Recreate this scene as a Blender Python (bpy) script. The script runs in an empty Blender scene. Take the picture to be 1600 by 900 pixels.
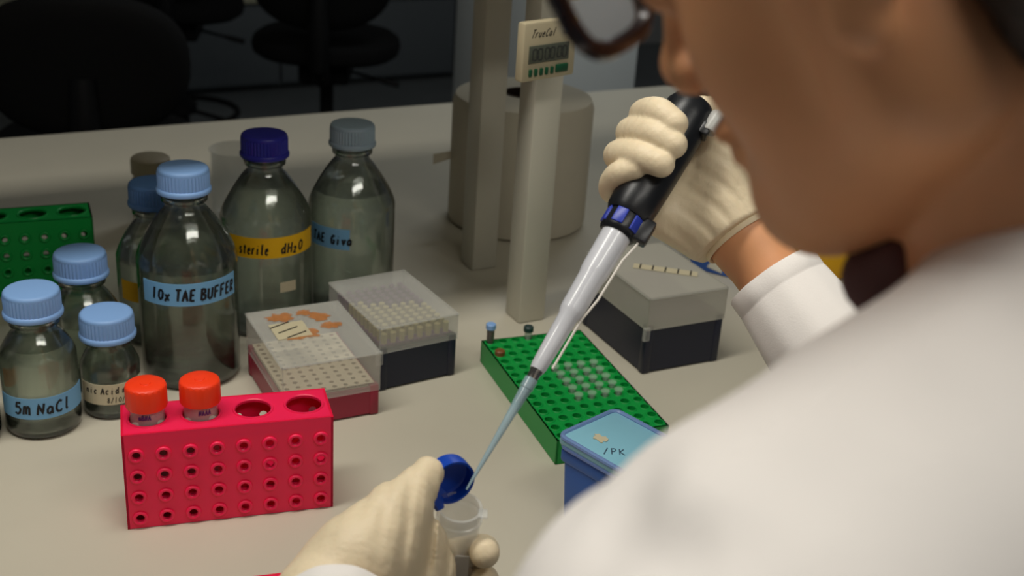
import bpy, bmesh, math, random
import numpy as np
from mathutils import Matrix, Vector
random.seed(7)
S = bpy.context.scene
COL = S.collection
PI = math.pi
R = math.radians

# ------------------------------------------------------------------ camera
CAM_H = 0.6246                      # metres above the bench top (bench top is z = 0)
F_PX = 1900.0
PITCH, ROLL = R(23.7), R(3.94)
fw = np.array([0, math.cos(PITCH), -math.sin(PITCH)]); rt = np.array([1., 0, 0]); up = np.array([0, math.sin(PITCH), math.cos(PITCH)])
RC = np.array([rt*math.cos(ROLL)+up*math.sin(ROLL), -rt*math.sin(ROLL)+up*math.cos(ROLL), fw])
CO = np.array([0, 0, CAM_H])
cd = bpy.data.cameras.new('camera'); cam = bpy.data.objects.new('camera', cd); COL.objects.link(cam)
cam.matrix_world = Matrix(((RC[0][0], RC[1][0], -RC[2][0], CO[0]), (RC[0][1], RC[1][1], -RC[2][1], CO[1]), (RC[0][2], RC[1][2], -RC[2][2], CO[2]), (0, 0, 0, 1)))
cd.sensor_width = 36; cd.lens = 36*F_PX/1600; cd.clip_start = .02; cd.clip_end = 60
cd.dof.use_dof = True; cd.dof.focus_distance = .98; cd.dof.aperture_fstop = 8.0
S.camera = cam

# ------------------------------------------------------------------ world, light, exposure
w = bpy.data.worlds.new('world'); S.world = w; w.use_nodes = True
w.node_tree.nodes['Background'].inputs[0].default_value = (.90, .92, 1.0, 1)
w.node_tree.nodes['Background'].inputs[1].default_value = .075
S.view_settings.view_transform = 'Standard'; S.view_settings.look = 'None'
S.view_settings.gamma = 1; S.view_settings.use_curve_mapping = False
S.view_settings.exposure = 0.0
def area(name, loc, size, power, col=(1, .96, .88), rotz=0):
    l = bpy.data.lights.new(name, 'AREA'); l.shape = 'RECTANGLE'; l.size, l.size_y = size; l.energy = power; l.color = col
    o = bpy.data.objects.new(name, l); COL.objects.link(o); o.location = loc; o.rotation_euler = (0, 0, rotz); return o
LIGHT_POS = (-.42, .72, 1.52)
area('bench_light', LIGHT_POS, (1.15, .22), 15.0, rotz=R(30))
LIGHT2 = (.62, .02, 1.52); LIGHT3 = (.35, 3.05, 1.52)
area('coat_fill_light', LIGHT2, (1.15, .22), 10.0, rotz=R(30))  # unseen fill light, added to brighten the coat shoulder and palm
area('back_fill_light', LIGHT3, (1.15, .22), 9.0, (.92, .97, 1), rotz=R(30))  # unseen fill light, added to lift the dark floor, chairs and white cabinet

# ------------------------------------------------------------------ helpers
def ray(x, y): return np.array([(x-800)/F_PX, -(y-450)/F_PX, 1.]) @ RC
def at(x, y, z):                     # photo pixel -> point at height z
    d = ray(x, y); return Vector(CO + d*((z-CAM_H)/d[2]))
def atd(x, y, dep): return Vector(CO + ray(x, y)*dep)      # photo pixel -> point at camera depth
def srgb(r, g, b):
    f = lambda c: ((c/255+.055)/1.055)**2.4 if c/255 > .04045 else c/255/12.92
    return (f(r), f(g), f(b), 1)
MATS = {}
def mat(name, col, rough=.5, metal=0, trans=0, ior=1.45, alpha=1, sss=0, coat=0, bump=0, bscale=200, var=0, vscale=20, spec=.5, stretch=None):
    if name in MATS: return MATS[name]
    m = bpy.data.materials.new(name); m.use_nodes = True; nt = m.node_tree; b = nt.nodes['Principled BSDF']
    c = col if len(col) == 4 else (*col, 1)
    b.inputs['Base Color'].default_value = c; b.inputs['Roughness'].default_value = rough; b.inputs['Metallic'].default_value = metal
    b.inputs['Transmission Weight'].default_value = trans; b.inputs['IOR'].default_value = ior; b.inputs['Alpha'].default_value = alpha
    b.inputs['Coat Weight'].default_value = coat; b.inputs['Specular IOR Level'].default_value = spec
    if sss: b.inputs['Subsurface Weight'].default_value = sss; b.inputs['Subsurface Radius'].default_value = (.012, .005, .003); b.inputs['Subsurface Scale'].default_value = .6
    tc = None
    if bump or var:
        tc = nt.nodes.new('ShaderNodeTexCoord'); mp = nt.nodes.new('ShaderNodeMapping'); nt.links.new(tc.outputs['Object'], mp.inputs[0])
        if stretch: mp.inputs['Scale'].default_value = stretch
    if bump:
        n = nt.nodes.new('ShaderNodeTexNoise'); n.inputs['Scale'].default_value = bscale; n.inputs['Detail'].default_value = 4
        nt.links.new(mp.outputs[0], n.inputs['Vector'])
        bp = nt.nodes.new('ShaderNodeBump'); bp.inputs['Strength'].default_value = bump; bp.inputs['Distance'].default_value = .002
        nt.links.new(n.outputs[0], bp.inputs['Height']); nt.links.new(bp.outputs[0], b.inputs['Normal'])
    if var:
        n = nt.nodes.new('ShaderNodeTexNoise'); n.inputs['Scale'].default_value = vscale; n.inputs['Detail'].default_value = 3
        nt.links.new(mp.outputs[0], n.inputs['Vector'])
        mx = nt.nodes.new('ShaderNodeMix'); mx.data_type = 'RGBA'
        mx.inputs[6].default_value = tuple(min(1, x*(1-var)) for x in c[:3])+(1,); mx.inputs[7].default_value = tuple(min(1, x*(1+var)) for x in c[:3])+(1,)
        nt.links.new(n.outputs[0], mx.inputs[0]); nt.links.new(mx.outputs[2], b.inputs['Base Color'])
    MATS[name] = m; return m

def tag(o, label=None, cat=None, group=None, kind=None):
    if label: o['label'] = label
    if cat: o['category'] = cat
    if group: o['group'] = group
    if kind: o['kind'] = kind
    return o
def empty(name, loc=(0, 0, 0), rz=0, label=None, cat=None, group=None, M=None):
    o = bpy.data.objects.new(name, None); COL.objects.link(o); o.empty_display_size = .02
    if M is not None: o.matrix_world = M
    else: o.location = loc; o.rotation_euler = (0, 0, rz)
    return tag(o, label, cat, group)
def link(name, me, m, parent=None, loc=None, rot=None):
    o = bpy.data.objects.new(name, me); COL.objects.link(o)
    if m is not None and not me.materials: me.materials.append(m)
    if parent: o.parent = parent
    if loc is not None: o.location = loc
    if rot is not None: o.rotation_euler = rot
    return o
def copy_tree(o, parent=None):
    c = o.copy(); COL.objects.link(c); c.parent = parent
    for ch in list(o.children): copy_tree(ch, c)
    return c

class MB:
    def __init__(s): s.v = []; s.f = []
    def add(s, vs, fs, M=None):
        n = len(s.v)
        s.v += [tuple(M @ Vector(p)) if M is not None else tuple(p) for p in vs]
        s.f += [tuple(i+n for i in f) for f in fs]; return s
    def box(s, c, d, M=None, taper=1.0):
        x, y, z = d[0]/2, d[1]/2, d[2]/2
        vs = [(c[0]+i*x*(taper if k < 0 else 1), c[1]+j*y*(taper if k < 0 else 1), c[2]+k*z) for k in (-1, 1) for j in (-1, 1) for i in (-1, 1)]
        return s.add(vs, [(0, 2, 3, 1), (4, 5, 7, 6), (0, 1, 5, 4), (2, 6, 7, 3), (0, 4, 6, 2), (1, 3, 7, 5)], M)
    def lathe(s, prof, n=32, M=None, rfun=None, sx=1, sy=1):
        # prof: [(r,z)...], r == 0 closes with a pole
        vs = []; idx = []
        for j, (r, z) in enumerate(prof):
            if r <= 1e-7: idx.append([len(vs)]); vs.append((0, 0, z))
            else:
                idx.append(list(range(len(vs), len(vs)+n)))
                for i in range(n):
                    a = 2*PI*i/n; rr = r*(rfun(i, j) if rfun else 1); vs.append((rr*math.cos(a)*sx, rr*math.sin(a)*sy, z))
        fs = []
        for a, b in zip(idx[:-1], idx[1:]):
            for i in range(n):
                k = (i+1) % n
                if len(a) == 1 and len(b) == 1: continue
                if len(a) == 1: fs.append((a[0], b[k], b[i]))
                elif len(b) == 1: fs.append((a[i], a[k], b[0]))
                else: fs.append((a[i], a[k], b[k], b[i]))
        return s.add(vs, fs, M)
    def tube(s, pts, r, n=10, M=None, closed=False, cap=True):
        pts = [Vector(p) for p in pts]; m = len(pts); rs = r if isinstance(r, (list, tuple)) else [r]*m
        vs = []; prevn = None
        for i, p in enumerate(pts):
            a = pts[(i-1) % m] if (closed or i) else p; b = pts[(i+1) % m] if (closed or i < m-1) else p
            t = (b-a).normalized()
            if prevn is None: nn = t.orthogonal().normalized()
            else: nn = (prevn-t*prevn.dot(t)).normalized()
            prevn = nn; bb = t.cross(nn)
            vs += [p+(nn*math.cos(2*PI*k/n)+bb*math.sin(2*PI*k/n))*rs[i] for k in range(n)]
        fs = []
        for i in range(m if closed else m-1):
            j = (i+1) % m
            for k in range(n): l = (k+1) % n; fs.append((i*n+k, i*n+l, j*n+l, j*n+k))
        if cap and not closed: fs += [tuple(reversed(range(n))), tuple(range((m-1)*n, m*n))]
        return s.add(vs, fs, M)
    def plate(s, nx, ny, cw, ch, r, t, M=None, K=16, bottom=None):
        # perforated plate in XY, centred, top at z=0, thickness t; bottom: closed wells of that depth
        for ix in range(nx):
            for iy in range(ny):
                cx, cy = (ix-(nx-1)/2)*cw, (iy-(ny-1)/2)*ch
                o = []; c = []
                for k in range(K):
                    a = 2*PI*k/K+PI/4; x, y = math.cos(a), math.sin(a); q = max(abs(x), abs(y)); o.append((cx+x/q*cw/2, cy+y/q*ch/2)); c.append((cx+x*r, cy+y*r))
                vs = [(*p, 0) for p in o]+[(*p, 0) for p in c]+[(*p, -t) for p in c]+[(*p, -t) for p in o]
                fs = []
                for k in range(K):
                    l = (k+1) % K
                    fs += [(k, l, K+l, K+k), (K+k, K+l, 2*K+l, 2*K+k)]
                    if bottom is None: fs.append((2*K+k, 2*K+l, 3*K+l, 3*K+k))
                if bottom is not None: fs.append(tuple(2*K+k for k in range(K)))
                s.add(vs, fs, M)
        return s
    def mesh(s, name, smooth=40, bev=0, merge=1e-6):
        me = bpy.data.meshes.new(name); me.from_pydata([tuple(v) for v in s.v], [], s.f)
        bm = bmesh.new(); bm.from_mesh(me)
        bmesh.ops.remove_doubles(bm, verts=bm.verts, dist=merge)
        bmesh.ops.recalc_face_normals(bm, faces=bm.faces)
        if bev:
            es = [e for e in bm.edges if len(e.link_faces) == 2 and e.calc_face_angle(0) > R(35)]
            bmesh.ops.bevel(bm, geom=es, offset=bev, segments=2, profile=.5, affect='EDGES', clamp_overlap=True)
        bm.to_mesh(me); bm.free()
        if smooth:
            me.polygons.foreach_set('use_smooth', [True]*len(me.polygons)); me.set_sharp_from_angle(angle=R(smooth))
        me.update(); return me
    def build(s, name, m, parent=None, smooth=40, bev=0, **k): return link(name, s.mesh(name, smooth, bev), m, parent, **k)

def frame(x, y, z, o):          # matrix from axes and origin
    x, y, z, o = Vector(x), Vector(y), Vector(z), Vector(o)
    return Matrix(((x[0], y[0], z[0], o[0]), (x[1], y[1], z[1], o[1]), (x[2], y[2], z[2], o[2]), (0, 0, 0, 1)))
def axis_frame(o, zdir, xhint=(1, 0, 0)):
    z = Vector(zdir).normalized(); x = Vector(xhint); x = (x-z*x.dot(z)).normalized(); return frame(x, z.cross(x), z, o)

# ---- handwriting: strokes on a 4 x 6 grid
G = {
'5': [[(3.4, 5.9), (1, 5.7), (.7, 3.5), (2.3, 3.9), (3.5, 2.6), (3, .8), (1.6, 0), (.3, .7)]],
'M': [[(.2, 0), (.5, 4), (1.3, 4.3), (1.8, 3.2), (1.8, .3)], [(1.8, 3.1), (2.7, 4.4), (3.4, 3.6), (3.6, 0)]],
'N': [[(.3, 0), (.6, 5.4), (3, .4), (3.4, 5.6)]],
'a': [[(3, 3), (1.8, 3.6), (.6, 2.4), (.7, .6), (1.9, .1), (3, 1.4), (3, 3.2), (3.2, .4), (3.8, .1)]],
'C': [[(3.5, 4.8), (2.2, 5.6), (.6, 4), (.4, 1.8), (1.4, .2), (3, .2), (3.6, 1)]],
'l': [[(1.6, 6), (1.6, .6), (2.4, 0)]],
'1': [[(1.6, 5.8), (1.4, 0)]],
'0': [[(2, 5.2), (.6, 4), (.5, 1.4), (1.8, .1), (3.3, 1.2), (3.5, 3.8), (2, 5.2)]],
'x': [[(.5, 3.2), (3.3, 0)], [(3.3, 3.4), (.4, -.4)]],
'T': [[(.2, 5.6), (3.8, 5.8)], [(2, 5.6), (1.9, 0)]],
'A': [[(.2, 0), (1.9, 5.6), (3.6, 0)], [(.8, 2), (3, 2.2)]],
'E': [[(3.5, 5.6), (.7, 5.5), (.6, .1), (3.4, .2)], [(.7, 2.9), (3, 3)]],
'B': [[(.6, 0), (.6, 5.6), (2.9, 5.2), (3, 3.8), (.7, 3), (3.3, 2.4), (3.3, .6), (.6, 0)]],
'U': [[(.5, 5.4), (.5, 1), (1.8, 0), (3.2, 1), (3.4, 5.5)]],
'F': [[(.6, 0), (.6, 5.6), (3.5, 5.7)], [(.6, 3), (3, 3.1)]],
'R': [[(.5, 0), (.6, 5.6), (3, 5.2), (2.9, 3.6), (.7, 2.8), (3.5, 0)]],
's': [[(3, 3.4), (1.4, 3.6), (.9, 2.4), (2.9, 1.4), (2.3, .1), (.5, .3)]],
't': [[(1.8, 5), (1.7, .6), (2.7, .1)], [(.5, 3.5), (3.2, 3.7)]],
'e': [[(.7, 1.8), (3.1, 2.2), (2.2, 3.6), (.8, 2.6), (.9, .6), (2.2, 0), (3.3, .6)]],
'r': [[(.9, 0), (1, 3.5)], [(1, 2.2), (2, 3.5), (3, 3.4)]],
'i': [[(1.7, 3.5), (1.7, .3), (2.2, 0)], [(1.7, 4.8), (1.9, 5)]],
'd': [[(3, 3), (1.6, 3.5), (.6, 2), (1.2, .2), (2.9, 1), (3.1, 5.8)], [(3.1, 2.4), (3.2, 0)]],
'H': [[(.5, 0), (.6, 5.6)], [(3.2, 0), (3.4, 5.7)], [(.6, 2.7), (3.3, 2.9)]],
'2': [[(.4, 2.2), (1.4, 3), (2.4, 2.2), (.4, -.4), (2.8, -.3)]],
'O': [[(2, 5.6), (.5, 4), (.4, 1.6), (1.8, 0), (3.4, 1.4), (3.6, 4), (2, 5.6)]],
'c': [[(3, 3), (1.8, 3.6), (.6, 2.2), (1.2, .3), (3, .5)]],
'm': [[(.3, 0), (.4, 3.4)], [(.4, 2.4), (1.3, 3.5), (1.9, 2.4), (1.9, 0)], [(1.9, 2.4), (2.9, 3.5), (3.5, 2.4), (3.6, 0)]],
'n': [[(.6, 0), (.7, 3.4)], [(.7, 2.2), (2.1, 3.6), (3, 2.2), (3.1, 0)]],
'o': [[(1.9, 3.5), (.6, 2.2), (1.1, .3), (2.8, .4), (3.2, 2.2), (1.9, 3.5)]],
'G': [[(3.4, 4.8), (2, 5.6), (.5, 3.4), (1, .6), (2.8, .2), (3.4, 2.4), (2, 2.5)]],
'v': [[(.5, 3.5), (1.8, 0), (3.2, 3.6)]],
'u': [[(.5, 3.5), (.7, .6), (2, .1), (3, 1.2), (3.1, 3.5), (3.3, 0)]],
'P': [[(.6, 0), (.7, 5.6), (2.8, 5.4), (3.2, 4), (2.2, 2.8), (.7, 2.7)]],
'K': [[(.6, 0), (.6, 5.6)], [(3.2, 5.4), (.7, 2.6), (3.5, 0)]],
'/': [[(.6, -.4), (3, 5.8)]],
'8': [[(2, 3), (.8, 4.3), (2, 5.6), (3.1, 4.4), (2, 3), (.6, 1.4), (2, 0), (3.4, 1.4), (2, 3)]],
'y': [[(.5, 3.5), (1.8, .6)], [(3.2, 3.6), (1, -1.6)]],
}
def writing(text, h, wd, pos, slant=0, adv=.84, rise=0):
    """strokes -> MB of flat ribbons; pos(u,v,lift) maps label coords to 3D. Text centred at u=0."""
    mb = MB(); cw = h*.62*adv; tot = sum(cw*(.55 if ch == ' ' else 1) for ch in text); x = -tot/2
    for ch in text:
        if ch == ' ': x += cw*.55; continue
        for st in G[ch]:
            P = [(x+(px/4)*cw*.82+py/6*h*slant, (py/6)*h+rise*(x+tot/2)) for px, py in st]
            # subdivide
            Q = []
            for a, b in zip(P[:-1], P[1:]):
                for k in range(3): Q.append((a[0]+(b[0]-a[0])*k/3, a[1]+(b[1]-a[1])*k/3))
            Q.append(P[-1])
            L = []; RR = []
            for i, q in enumerate(Q):
                a = Q[max(0, i-1)]; b = Q[min(len(Q)-1, i+1)]; dx, dy = b[0]-a[0], b[1]-a[1]; l = math.hypot(dx, dy) or 1
                nx, ny = -dy/l*wd/2, dx/l*wd/2; L.append((q[0]+nx, q[1]+ny)); RR.append((q[0]-nx, q[1]-ny))
            vs = [pos(*p, .0) for p in L]+[pos(*p, .0) for p in RR]; k = len(Q)
            mb.add(vs, [(i, k+i, k+i+1, i+1) for i in range(k-1)])
        x += cw
    return mb

# ------------------------------------------------------------------ materials
BENCH = mat('bench_laminate', srgb(196, 190, 172), .42, var=.05, vscale=9, bump=.03, bscale=600)
FLOOR = mat('floor_vinyl', srgb(112, 116, 116), .6, var=.15, vscale=6)
DARKCAB = mat('dark_cabinet', srgb(96, 102, 104), .6, var=.05)
PALE = mat('pale_edge', srgb(180, 178, 150), .5, var=.05)
POST = mat('painted_steel', srgb(196, 192, 176), .42, var=.03)
POSTS = mat('shelf_laminate', srgb(190, 186, 170), .5, var=.04)
BLACKF = mat('black_upholstery', srgb(11, 11, 11), .85, bump=.2, bscale=500, spec=.2)
BLACKC = mat('black_chair_plastic', srgb(9, 9, 10), .6, var=.1, spec=.25)
BLACKP = mat('black_plastic', srgb(18, 18, 20), .4, bump=.05, bscale=300)
def clear_mat(name, col, ior, thru, gloss=True):
    m = bpy.data.materials.new(name); m.use_nodes = True; nt = m.node_tree; nt.nodes.remove(nt.nodes['Principled BSDF']); out = nt.nodes['Material Output']
    g = nt.nodes.new('ShaderNodeBsdfGlass'); g.inputs['Color'].default_value = (*col, 1); g.inputs['IOR'].default_value = ior; g.inputs['Roughness'].default_value = 0
    t = nt.nodes.new('ShaderNodeBsdfTransparent'); t.inputs[0].default_value = (*col, 1)
    mx = nt.nodes.new('ShaderNodeMixShader'); mx.inputs[0].default_value = thru; nt.links.new(g.outputs[0], mx.inputs[1]); nt.links.new(t.outputs[0], mx.inputs[2])
    last = mx
    if gloss:
        fr = nt.nodes.new('ShaderNodeFresnel'); fr.inputs[0].default_value = ior; gl = nt.nodes.new('ShaderNodeBsdfGlossy'); gl.inputs['Roughness'].default_value = .03
        m2 = nt.nodes.new('ShaderNodeMixShader'); nt.links.new(fr.outputs[0], m2.inputs[0]); nt.links.new(mx.outputs[0], m2.inputs[1]); nt.links.new(gl.outputs[0], m2.inputs[2]); last = m2
    nt.links.new(last.outputs[0], out.inputs[0]); return m
GLASS = clear_mat('bottle_glass', (.95, .98, .955), 1.45, .42)
WATER = clear_mat('water', (.97, .985, .965), 1.31, .42)
CAPBL = mat('light_blue_cap', srgb(132, 172, 224), .45, var=.04)
CAPDB = mat('mid_blue_cap', srgb(84, 124, 176), .45, var=.04)
CAPNV = mat('navy_cap', srgb(36, 36, 140), .4, var=.04)
CAPGR = mat('grey_blue_cap', srgb(140, 158, 170), .45, var=.04)
CAPBG = mat('beige_lid', srgb(172, 160, 134), .55, var=.05)
TAPEB = mat('blue_tape', srgb(116, 172, 214), .6, bump=.1, bscale=700, var=.04)
TAPEY = mat('yellow_tape', srgb(236, 184, 10), .6, bump=.1, bscale=700, var=.04)
TAPEW = mat('cream_tape', srgb(200, 190, 160), .6, bump=.1, bscale=700, var=.05)
TAPEO = mat('orange_tape', srgb(220, 140, 60), .6, var=.05)
INK = mat('marker_ink', srgb(14, 14, 20), .5, var=.02)
INKP = mat('purple_ink', srgb(70, 40, 110), .5, var=.02)
RED = mat('red_rack_plastic', srgb(255, 34, 86), .36, sss=.25, var=.03, bump=.02, bscale=300)
GREEN = mat('green_rack_plastic', srgb(0, 150, 62), .4, var=.05, bump=.02, bscale=300)
ORANGE = mat('orange_cap', srgb(252, 62, 20), .42, var=.03)
CLEAR = mat('clear_plastic', (.80, .86, .82), .08, alpha=.11, spec=.9)
FROST = mat('frosted_plastic', (.74, .74, .68), .25, alpha=.26, var=.02)
MAROON = mat('maroon_plastic', srgb(150, 40, 62), .4, var=.04)
NAVY = mat('navy_plastic', srgb(26, 30, 48), .42, var=.05)
CREAMP = mat('tray_plastic', srgb(226, 214, 184), .5, var=.03)
BLUEBOX = mat('blue_box_plastic', srgb(36, 92, 176), .4, var=.04)
BLUELID = mat('blue_lid_plastic', srgb(146, 206, 226), .3, alpha=.85, var=.03)
BLUERIM = mat('blue_lid_rim', srgb(126, 152, 208), .3, alpha=.7, var=.03)
PAPER = mat('tissue_paper', srgb(196, 188, 168), .9, bump=.25, bscale=260, var=.04)
CARD = mat('card_core', srgb(70, 56, 44), .9, var=.1)
TIMER = mat('timer_case', srgb(184, 172, 142), .5, var=.03)
LCD = mat('lcd', srgb(84, 88, 76), .25, var=.03)
LCDD = mat('lcd_digit', srgb(58, 60, 56), .3, var=.03)
BTN = mat('green_button', srgb(18, 76, 48), .45, var=.05)
SKIN = mat('skin', srgb(220, 158, 112), .5, sss=.12, var=.06, vscale=60, bump=.05, bscale=900)
COAT = mat('lab_coat_cotton', srgb(240, 235, 230), .9, bump=.12, bscale=900, var=.02)
GLOVE = mat('latex_glove', srgb(234, 216, 182), .5, sss=.06, var=.04, vscale=60, bump=.7, bscale=85, stretch=(1, 1.6, .7))
HAIR = mat('dark_hair', srgb(34, 24, 18), .5, bump=.6, bscale=300, stretch=(1, 1, .1), var=.3, vscale=200)
SHIRT = mat('dark_brown_shirt', srgb(104, 76, 78), .9, bump=.2, bscale=700, var=.08)
TROUS = mat('dark_trousers', srgb(34, 36, 44), .9, bump=.1, bscale=600, var=.05)
SHOE = mat('black_shoe', srgb(24, 22, 22), .5, var=.05)
SPECS = mat('dark_brown_acetate', srgb(34, 22, 26), .25, coat=.5, var=.1)
LENS = mat('spectacle_lens', (.95, .95, .95), .02, alpha=.12, spec=.8)
PIPBL = mat('pipette_black', srgb(20, 22, 26), .36, var=.08, bump=.04, bscale=300)
PIPWH = mat('pipette_white', srgb(206, 208, 214), .3, coat=.4, var=.02)
PIPBU = mat('pipette_blue', srgb(44, 62, 168), .35, var=.05)
STEEL = mat('steel', srgb(190, 188, 184), .25, metal=1, var=.03)
TIPM = mat('blue_tip_plastic', srgb(176, 204, 214), .1, alpha=.42, spec=.9)
TUBEC = mat('tube_plastic', (.80, .82, .80), .15, alpha=.30, spec=.7)
CAPTB = mat('blue_flip_cap', srgb(12, 66, 176), .35, var=.05)
WHITEM = mat('white_enamel', srgb(206, 212, 210), .4, var=.02)
PLASTER = mat('wall_paint', srgb(150, 150, 146), .8, var=.03)
TIPS = mat('pipette_tips', srgb(198, 186, 130), .5, alpha=.9, var=.1)
STAIN = mat('orange_stain', srgb(206, 126, 40), .6, alpha=.42, var=.35, vscale=160)
PURP = mat('purple_tips', srgb(110, 70, 110), .5, alpha=.9, var=.1)
YELL = mat('yellow_plastic', srgb(226, 170, 16), .45, var=.04)
DARKLIQ = mat('dark_liquid', srgb(60, 24, 16), .3, var=.1)

# ------------------------------------------------------------------ structure
BYAW = R(30)
def bw(u, d, z=0): return Vector((u*math.cos(BYAW)-d*math.sin(BYAW), u*math.sin(BYAW)+d*math.cos(BYAW), z))
BM = Matrix.Rotation(BYAW, 4, 'Z')
FZ = -.90
def struct(name, mb, m, **k):
    o = mb.build(name, m, **k); o['kind'] = 'structure'; return o
struct('floor', MB().box((.5, 2.0, FZ-.05), (9, 8.4, .1), BM), FLOOR)
struct('wall_back', MB().box((.5, 5.95, .35), (9, .1, 2.5), BM), PLASTER)
struct('ceiling', MB().box((.5, 2.0, 1.65), (9, 8.4, .1), BM), mat('ceiling_paint', srgb(200, 200, 196), .9, var=.02))
def ceiling_light(u, d, label):
    e = empty('ceiling_light', bw(u, d, 1.54), BYAW, label, 'ceiling light')
    MB().box((0, 0, .034), (1.3, .34, .05)).build('housing', WHITEM, e, bev=.006)
    return e
for LP, lab in ((LIGHT_POS, 'long white ceiling light above the bench'), (LIGHT2, 'long white housing of the added fill light above the person'), (LIGHT3, 'long white housing of the added fill light above the black chairs')):  # housings over the person and the chairs belong to the added fill lights
    ceiling_light(LP[0]*math.cos(BYAW)+LP[1]*math.sin(BYAW), -LP[0]*math.sin(BYAW)+LP[1]*math.cos(BYAW), lab)

# the island bench
bench = empty('lab_bench', bw(.1, 1.3, FZ), BYAW, 'wide pale laminate laboratory bench carrying all the bottles and racks', 'bench')
MB().box((0, 0, -FZ-.018), (3.6, 1.52, .036)).build('worktop', BENCH, bench, bev=.006)
for sx in (-1.2, 0, 1.2):
    MB().box((sx, 0, (-FZ-.04)/2+.04), (1.16, 1.1, -FZ-.12)).build('cabinet', mat('bench_cabinet', srgb(150, 148, 140), .5, var=.03), bench, bev=.004)
# the low dark cupboards at the far wall
cup = empty('low_cupboard', bw(0, 5.62, FZ), BYAW, 'row of low dark cupboards along the far wall with pale top', 'cupboard')
for k in range(8):
    MB().box((-3.15+k*.9, -.19, .225), (.89, .03, .37)).build('door', DARKCAB, cup, bev=.004)
MB().box((0, .05, .22), (7.3, .44, .40)).build('body', DARKCAB, cup)
MB().box((0, .015, .435), (7.4, .50, .03)).build('top', PALE, cup, bev=.004)
# white cabinet beyond the bench
wc = empty('white_cabinet', (.305, 3.47, FZ), BYAW, 'tall white cabinet standing beyond the bench behind the paper roll', 'cabinet')
MB().box((-.16, .26, .56), (.32, .52, 1.1)).build('body', WHITEM, wc, bev=.01)
MB().box((-.16, -.012, .58), (.31, .022, 1.02)).build('door', WHITEM, wc, bev=.006)
MB().box((-.28, -.035, .5), (.015, .025, .16)).build('handle', STEEL, wc, bev=.003)

# over-bench shelf
shelf = empty('bench_shelf', bw(.68, 1.2, 0), BYAW, 'white steel shelf frame standing on the bench beside the paper roll', 'shelf')
MS = bpy.data.objects  # noqa
def to_local(p): return Matrix.Rotation(-BYAW, 4, 'Z') @ (Vector(p)-shelf.location)
p2 = to_local((.0175, 1.341, 0)); p1 = to_local((-.047, 1.493, 0))
for p in (p1, p2):
    MB().box((p.x, p.y, .215), (.036, .036, .43)).build('post', POST, shelf, bev=.003)
MB().box(((p1.x+p2.x)/2, (p1.y+p2.y)/2, .405), (.03, abs(p1.y-p2.y)+.06, .04)).build('arm', POST, shelf, bev=.003)
MB().box((-.35, .11, .436), (2.2, .42, .022)).build('shelf_board', POSTS, shelf, bev=.003)
MB().box((-1.3, (p1.y+p2.y)/2-.09, .215), (.036, .036, .43)).build('post', POST, shelf, bev=.003)
MB().box((-1.3, (p1.y+p2.y)/2+.09, .215), (.036, .036, .43)).build('post', POST, shelf, bev=.003)

# ------------------------------------------------------------------ bottles
def glass_profile(Rb, Hs, Hn, Hg, rn=.0195, t=.0028):
    # Rb body radius, Hs height of straight wall, Hn neck start, Hg glass height
    prof = [(0, .004), (Rb*.55, .0035), (Rb*.8, .0005), (Rb*.9, .0006), (Rb*.97, .003), (Rb, .009), (Rb, Hs*.5), (Rb, Hs)]
    m = 9
    for k in range(1, m+1):
        s = k/m; e = .5-.5*math.cos(PI*s)
        # shoulder: round quarter then concave into the neck
        r = rn+(Rb-rn)*(.62*math.cos(s*PI/2)**1.05+.38*(1-s))*(1-.08*math.sin(PI*s))
        prof.append((max(rn, r), Hs+(Hn-Hs)*s**.92))
    prof += [(rn, Hn+.004), (rn+.0035, Hn+.006), (rn+.0035, Hn+.009), (rn, Hn+.011), (rn, Hg-.001), (rn-.001, Hg)]
    inner = [(max(0, r-t), z) for r, z in prof if r > 0]
    inner = [(r, max(z, .006)) if z < .01 else (r, z) for r, z in inner]
    return prof, inner
def cap_mesh(r=.0262, h=.0255, n=88):
    prof = [(0, h), (r*.80, h), (r*.90, h-.0006), (r*.955, h-.0022), (r*.975, h-.004), (r*.985, h-.006), (r*.985, .0055), (r*1.0, .005), (r*1.035, .0035), (r*1.035, .0012), (r*1.02, 0), (r*.8, 0), (r*.78, h*.7), (0, h*.7)]
    return MB().lathe(prof, n, rfun=lambda i, j: (1.0 if (i % 2 == 0) else .962) if j in (4, 5, 6) else 1).mesh('cap', 50)
CAPMESH = cap_mesh()
SIZES = {1000: (.0505, .135, .188, .222), 500: (.043, .098, .140, .174), 250: (.035, .078, .104, .137), 100: (.028, .052, .070, .1)}
PROF = {}
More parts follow.
